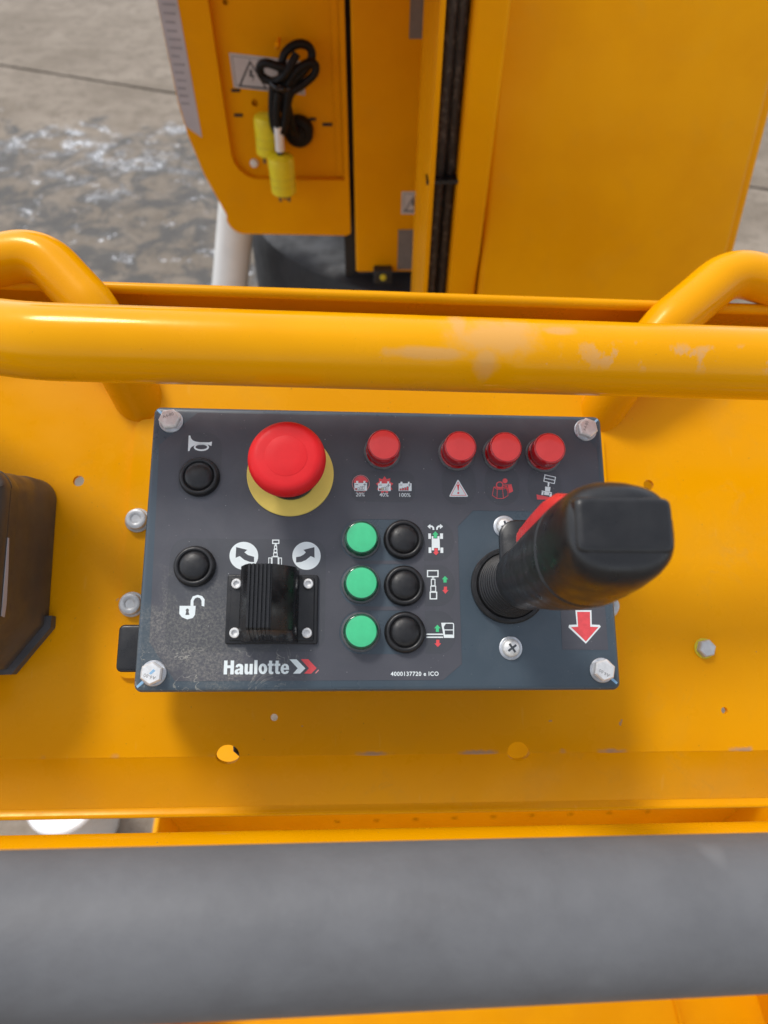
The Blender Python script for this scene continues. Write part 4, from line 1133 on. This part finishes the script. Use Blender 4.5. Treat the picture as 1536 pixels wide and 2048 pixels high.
# indicator lamps
def lamp(x, y, kind, h=10.):
    mw = con(x, y, 0)
    barrel, face = (M_LENSR, M_LENSRF) if kind == 'r' else (M_LENSG, M_LENSGF)
    nm = 'red_indicator' if kind == 'r' else 'green_indicator'
    key = nm
    if key in PROTO:
        a, b, c = PROTO[key]
        o = dup(a, box, mw)
        dup(b, o, mw)
        dup(c, o, mw)
        return
    a = MMB().lathe([(9.1, .8), (9.1, 2.6), (8.7, 2.9), (8.9, 3.2), (8.9, h - 1.0), (8.65, h - .35), (8.2, h), (7.7, h + .02)], 56).build(nm, barrel, box, mw, 40)
    b = MMB().lathe([(7.8, h - .3), (7.78, h + .10), (7.4, h + .20), (4, h + .28), (.2, h + .30)], 56).build('lens_face', face, a, mw, 60)
    c = MMB().lathe([(10.2, -.02), (10.2, .9), (9.8, 1.3), (9.0, 1.4)], 56).build('gasket_ring', M_GASKET, a, mw)
    PROTO[key] = (a, b, c)


PROTO = {}
for x in (.0, 41.1, 65.9, 90.0):
    lamp(x, 51.8, 'r', 13)
for y in (2.6, -21.2, -45.9):
    lamp(-11.5, y, 'g', 7.5)

# black push buttons
pb = None
for x, y in ((-98.1, 35.7), (-97.9, -12.4), (11.1, 2.8), (11.2, -21.9), (11.4, -46.1)):
    mw = con(x, y, 0)
    if pb:
        o = dup(pb[0], box, mw)
        dup(pb[1], o, mw)
    else:
        a = MMB().lathe([(10.7, -.02), (10.75, 1.4), (10.4, 2.8), (9.7, 3.7), (8.9, 4.0), (8.2, 3.7), (7.9, 3.2), (7.6, 3.0)], 56).build('push_button', M_RUB, box, mw, 60)
        b = MMB().lathe([(7.7, 2.8), (7.55, 3.5), (6.6, 4.4), (5.0, 5.1), (3.0, 5.5), (.2, 5.65)], 56).build('dome', M_RUB, a, mw, 70)
        pb = (a, b)

# slewing switch
sw = MMB().rslab(-80.6, -33.8, -52.1, -16.7, -.02, 2.2, 1.2, .6, 4, False).build('slewing_switch', M_BLK, box, con(), 40, label='black ridged rocker switch on a screwed base')
MMB().rslab(-78.6, -35.6, -50.6, -18.3, 2.1, 3.0, 1.2, .5, 4, False).build('raised_base', M_BLK, sw, con(), 40)
prof = [(-71.5, 2.9), (-71.8, 17.5), (-69.2, 24.0), (-67.4, 27.0)]
x = -67.0
for k in range(6):
    prof += [(x, 28.2 + .12 * k), (x + 1.05, 28.3 + .12 * k), (x + 1.25, 27.0 + .12 * k), (x + 1.75, 27.0 + .12 * k)]
    x += 1.95
prof += [(x, 28.4), (x + .8, 27.6), (-50.0, 23.6), (-45.6, 18.2), (-44.2, 14.0), (-43.6, 2.9)]
rings = []
for y, sz, sx in ((-15.2, .97, .985), (-14.6, 1., 1.), (-30, 1., 1.), (-45.2, 1., 1.), (-46.4, .97, .99), (-51.0, .42, 1.0), (-51.4, .0, 1.)):
    rings.append([(-57.5 + (px + 57.5) * sx, y, 2.9 + (pz - 2.9) * sz) for px, pz in prof])
MMB().loft(rings).build('rocker_knob', M_BLKG, sw, con(), 28)
for x, y in ((-75.6, -21.7), (-38.9, -21.5), (-75.5, -46.6), (-39.1, -46.6)):
    mw = con(x, y, 3.0)
    o = MMB().lathe([(2.6, -.1), (2.6, 1.7), (2.3, 2.0), (1.55, 2.0), (1.45, .7), (.1, .6)], 28).build('socket_screw', M_STEEL, sw, mw, 40)

# joystick
JX, JY = 67.1, -21.6
J = con(JX, JY, 0)
jy = MMB()
levels = [(33.5, 13.2, 13.6, 2.0, 0, 0), (34.5, 14.6, 15.0, 2.0, 0, 0), (37.5, 15.2, 15.8, 2.0, 0, 0), (50, 15.2, 16.0, 2.1, 0, -.3), (66, 15.9, 17.0, 2.2, 0, -.5), (82, 16.8, 18.2, 2.2, 0, -.8),
          (98, 17.6, 18.8, 2.2, 0, -1.0), (110, 18.2, 19.2, 2.2, 0, -.8), (113.0, 18.2, 19.2, 2.2, 0, -.6), (113.8, 17.4, 18.4, 2.2, 0, -.6), (114.8, 17.4, 18.4, 2.2, 0, -.6), (115.6, 18.2, 19.2, 2.2, 0, -.5),
          (124, 18.4, 18.8, 2.2, 0, 0), (132, 18.4, 18.0, 2.3, .3, .6), (138, 18.0, 16.8, 2.4, .5, 1.0), (142, 17.2, 15.0, 2.6, .6, 1.2), (144.5, 15.6, 12.8, 2.8, .6, 1.2), (145.6, 13.4, 10.0, 3.0, .6, 1.2)]


def sring(z, rx, ry, e, cx, cy, n=56):
    r_ = []
    if z > 50:
        z = 50 + (z - 50) * 1.06
        k_ = 1 + min((z - 50) / 60, 1) * .06
        rx, ry = rx * k_, ry * k_
    for i in range(n):
        a = 2 * math.pi * i / n
        c, s = math.cos(a), math.sin(a)
        r_.append((cx + rx * math.copysign(abs(c) ** (2 / e), c), cy + ry * math.copysign(abs(s) ** (2 / e), s), z))
    return r_


jy.loft([sring(*l) for l in levels])
grip = jy.build('joystick', M_BLK, box, J, 40, label='black joystick grip with a red trigger')
hc = MMB()
hc.loft([sring(z, rx, ry, 9, .8, cy) for z, rx, ry, cy in ((136, 15.8, 9.8, 2.2), (143.6, 15.4, 9.2, 2.4), (145.4, 15.0, 8.7, 2.4), (146.2, 14.2, 7.9, 2.4), (146.4, 13.0, 6.8, 2.4))])
hc.build('grip_cap', M_BLK, grip, J, 40)
MMB().lathe([(20.2, -.02), (20.2, 2.6), (19.4, 3.4), (17.8, 3.5), (17.4, 2.8)], 72).build('base_ring', M_RUB, grip, J)
pr = [(17.5, 1.5), (17.2, 4.0)]
for k in range(9):
    r0 = 17.0 - .42 * k
    z = 4.6 + 3.3 * k
    pr += [(r0, z), (r0 - .1, z + 1.2), (r0 - 1.1, z + 1.9), (r0 - 1.1, z + 2.5)]
pr += [(13.4, 34.2)]
MMB().lathe(pr, 64).build('bellows', M_RUB, grip, J, 50)
gd = MMB()
gd.loft([[(p[0], p[1], z) for p in rrect(-12.5 + i, 10.5 - i, -8 + i, 28.0 - i, 8)] for i, z in ((.8, 34.0), (0, 34.8), (0, 37.4), (.8, 38.2))])
gd.build('trigger_guard', M_BLKG, grip, J, 45)
tr = MMB()
rings = []
for z, yo, yi, hw, cx in ((53, 18.0, 12, 1.2, -7.5), (56, 19.8, 12, 2.6, -6.5), (66, 21.2, 12, 4.6, -4.8), (80, 22.8, 13, 5.6, -4), (94, 24.2, 14, 5.8, -3.6), (106, 24.2, 15, 5.2, -3.4), (112, 22.0, 15, 2.4, -3.4)):
    rings.append([(cx + px, py, z) for px, py in ((-hw, yi), (-hw, yo - 2.2), (-hw + 1.6, yo - .6), (-hw * .5, yo), (hw * .5, yo), (hw - 1.6, yo - .6), (hw, yo - 2.2), (hw, yi))])
tr.loft(rings)
tr.build('trigger', M_TRIG, grip, J, 50)

# cross-head screws of the joystick plate
for x, y, ang in ((66.4, 10.6, 20), (67.0, -54.2, 35)):
    mw = con(x, y, 0) @ rotz(ang)
    o = MMB().lathe([(4.9, .7), (4.8, 1.8), (4.1, 2.9), (2.9, 3.6), (1.4, 3.95), (.1, 4.0)], 40).build('panel_screw', M_STEEL, box, mw, 60)
    MMB().lathe([(6.1, -.02), (6.1, .6), (5.8, .8), (4, .8)], 40).build('washer', M_ZINC, o, mw)
    q = MMB()
    for a in (0, 90):
        c, s = math.cos(R(a)), math.sin(R(a))
        pts = [(-2.6, -.55), (2.6, -.55), (2.6, .55), (-2.6, .55)]
        q.prism([(px * c - py * s, px * s + py * c) for px, py in pts], 3.2, 4.03 + .02 * (a > 0))
    q.build('cross_slot', M_INK, o, mw, 0)
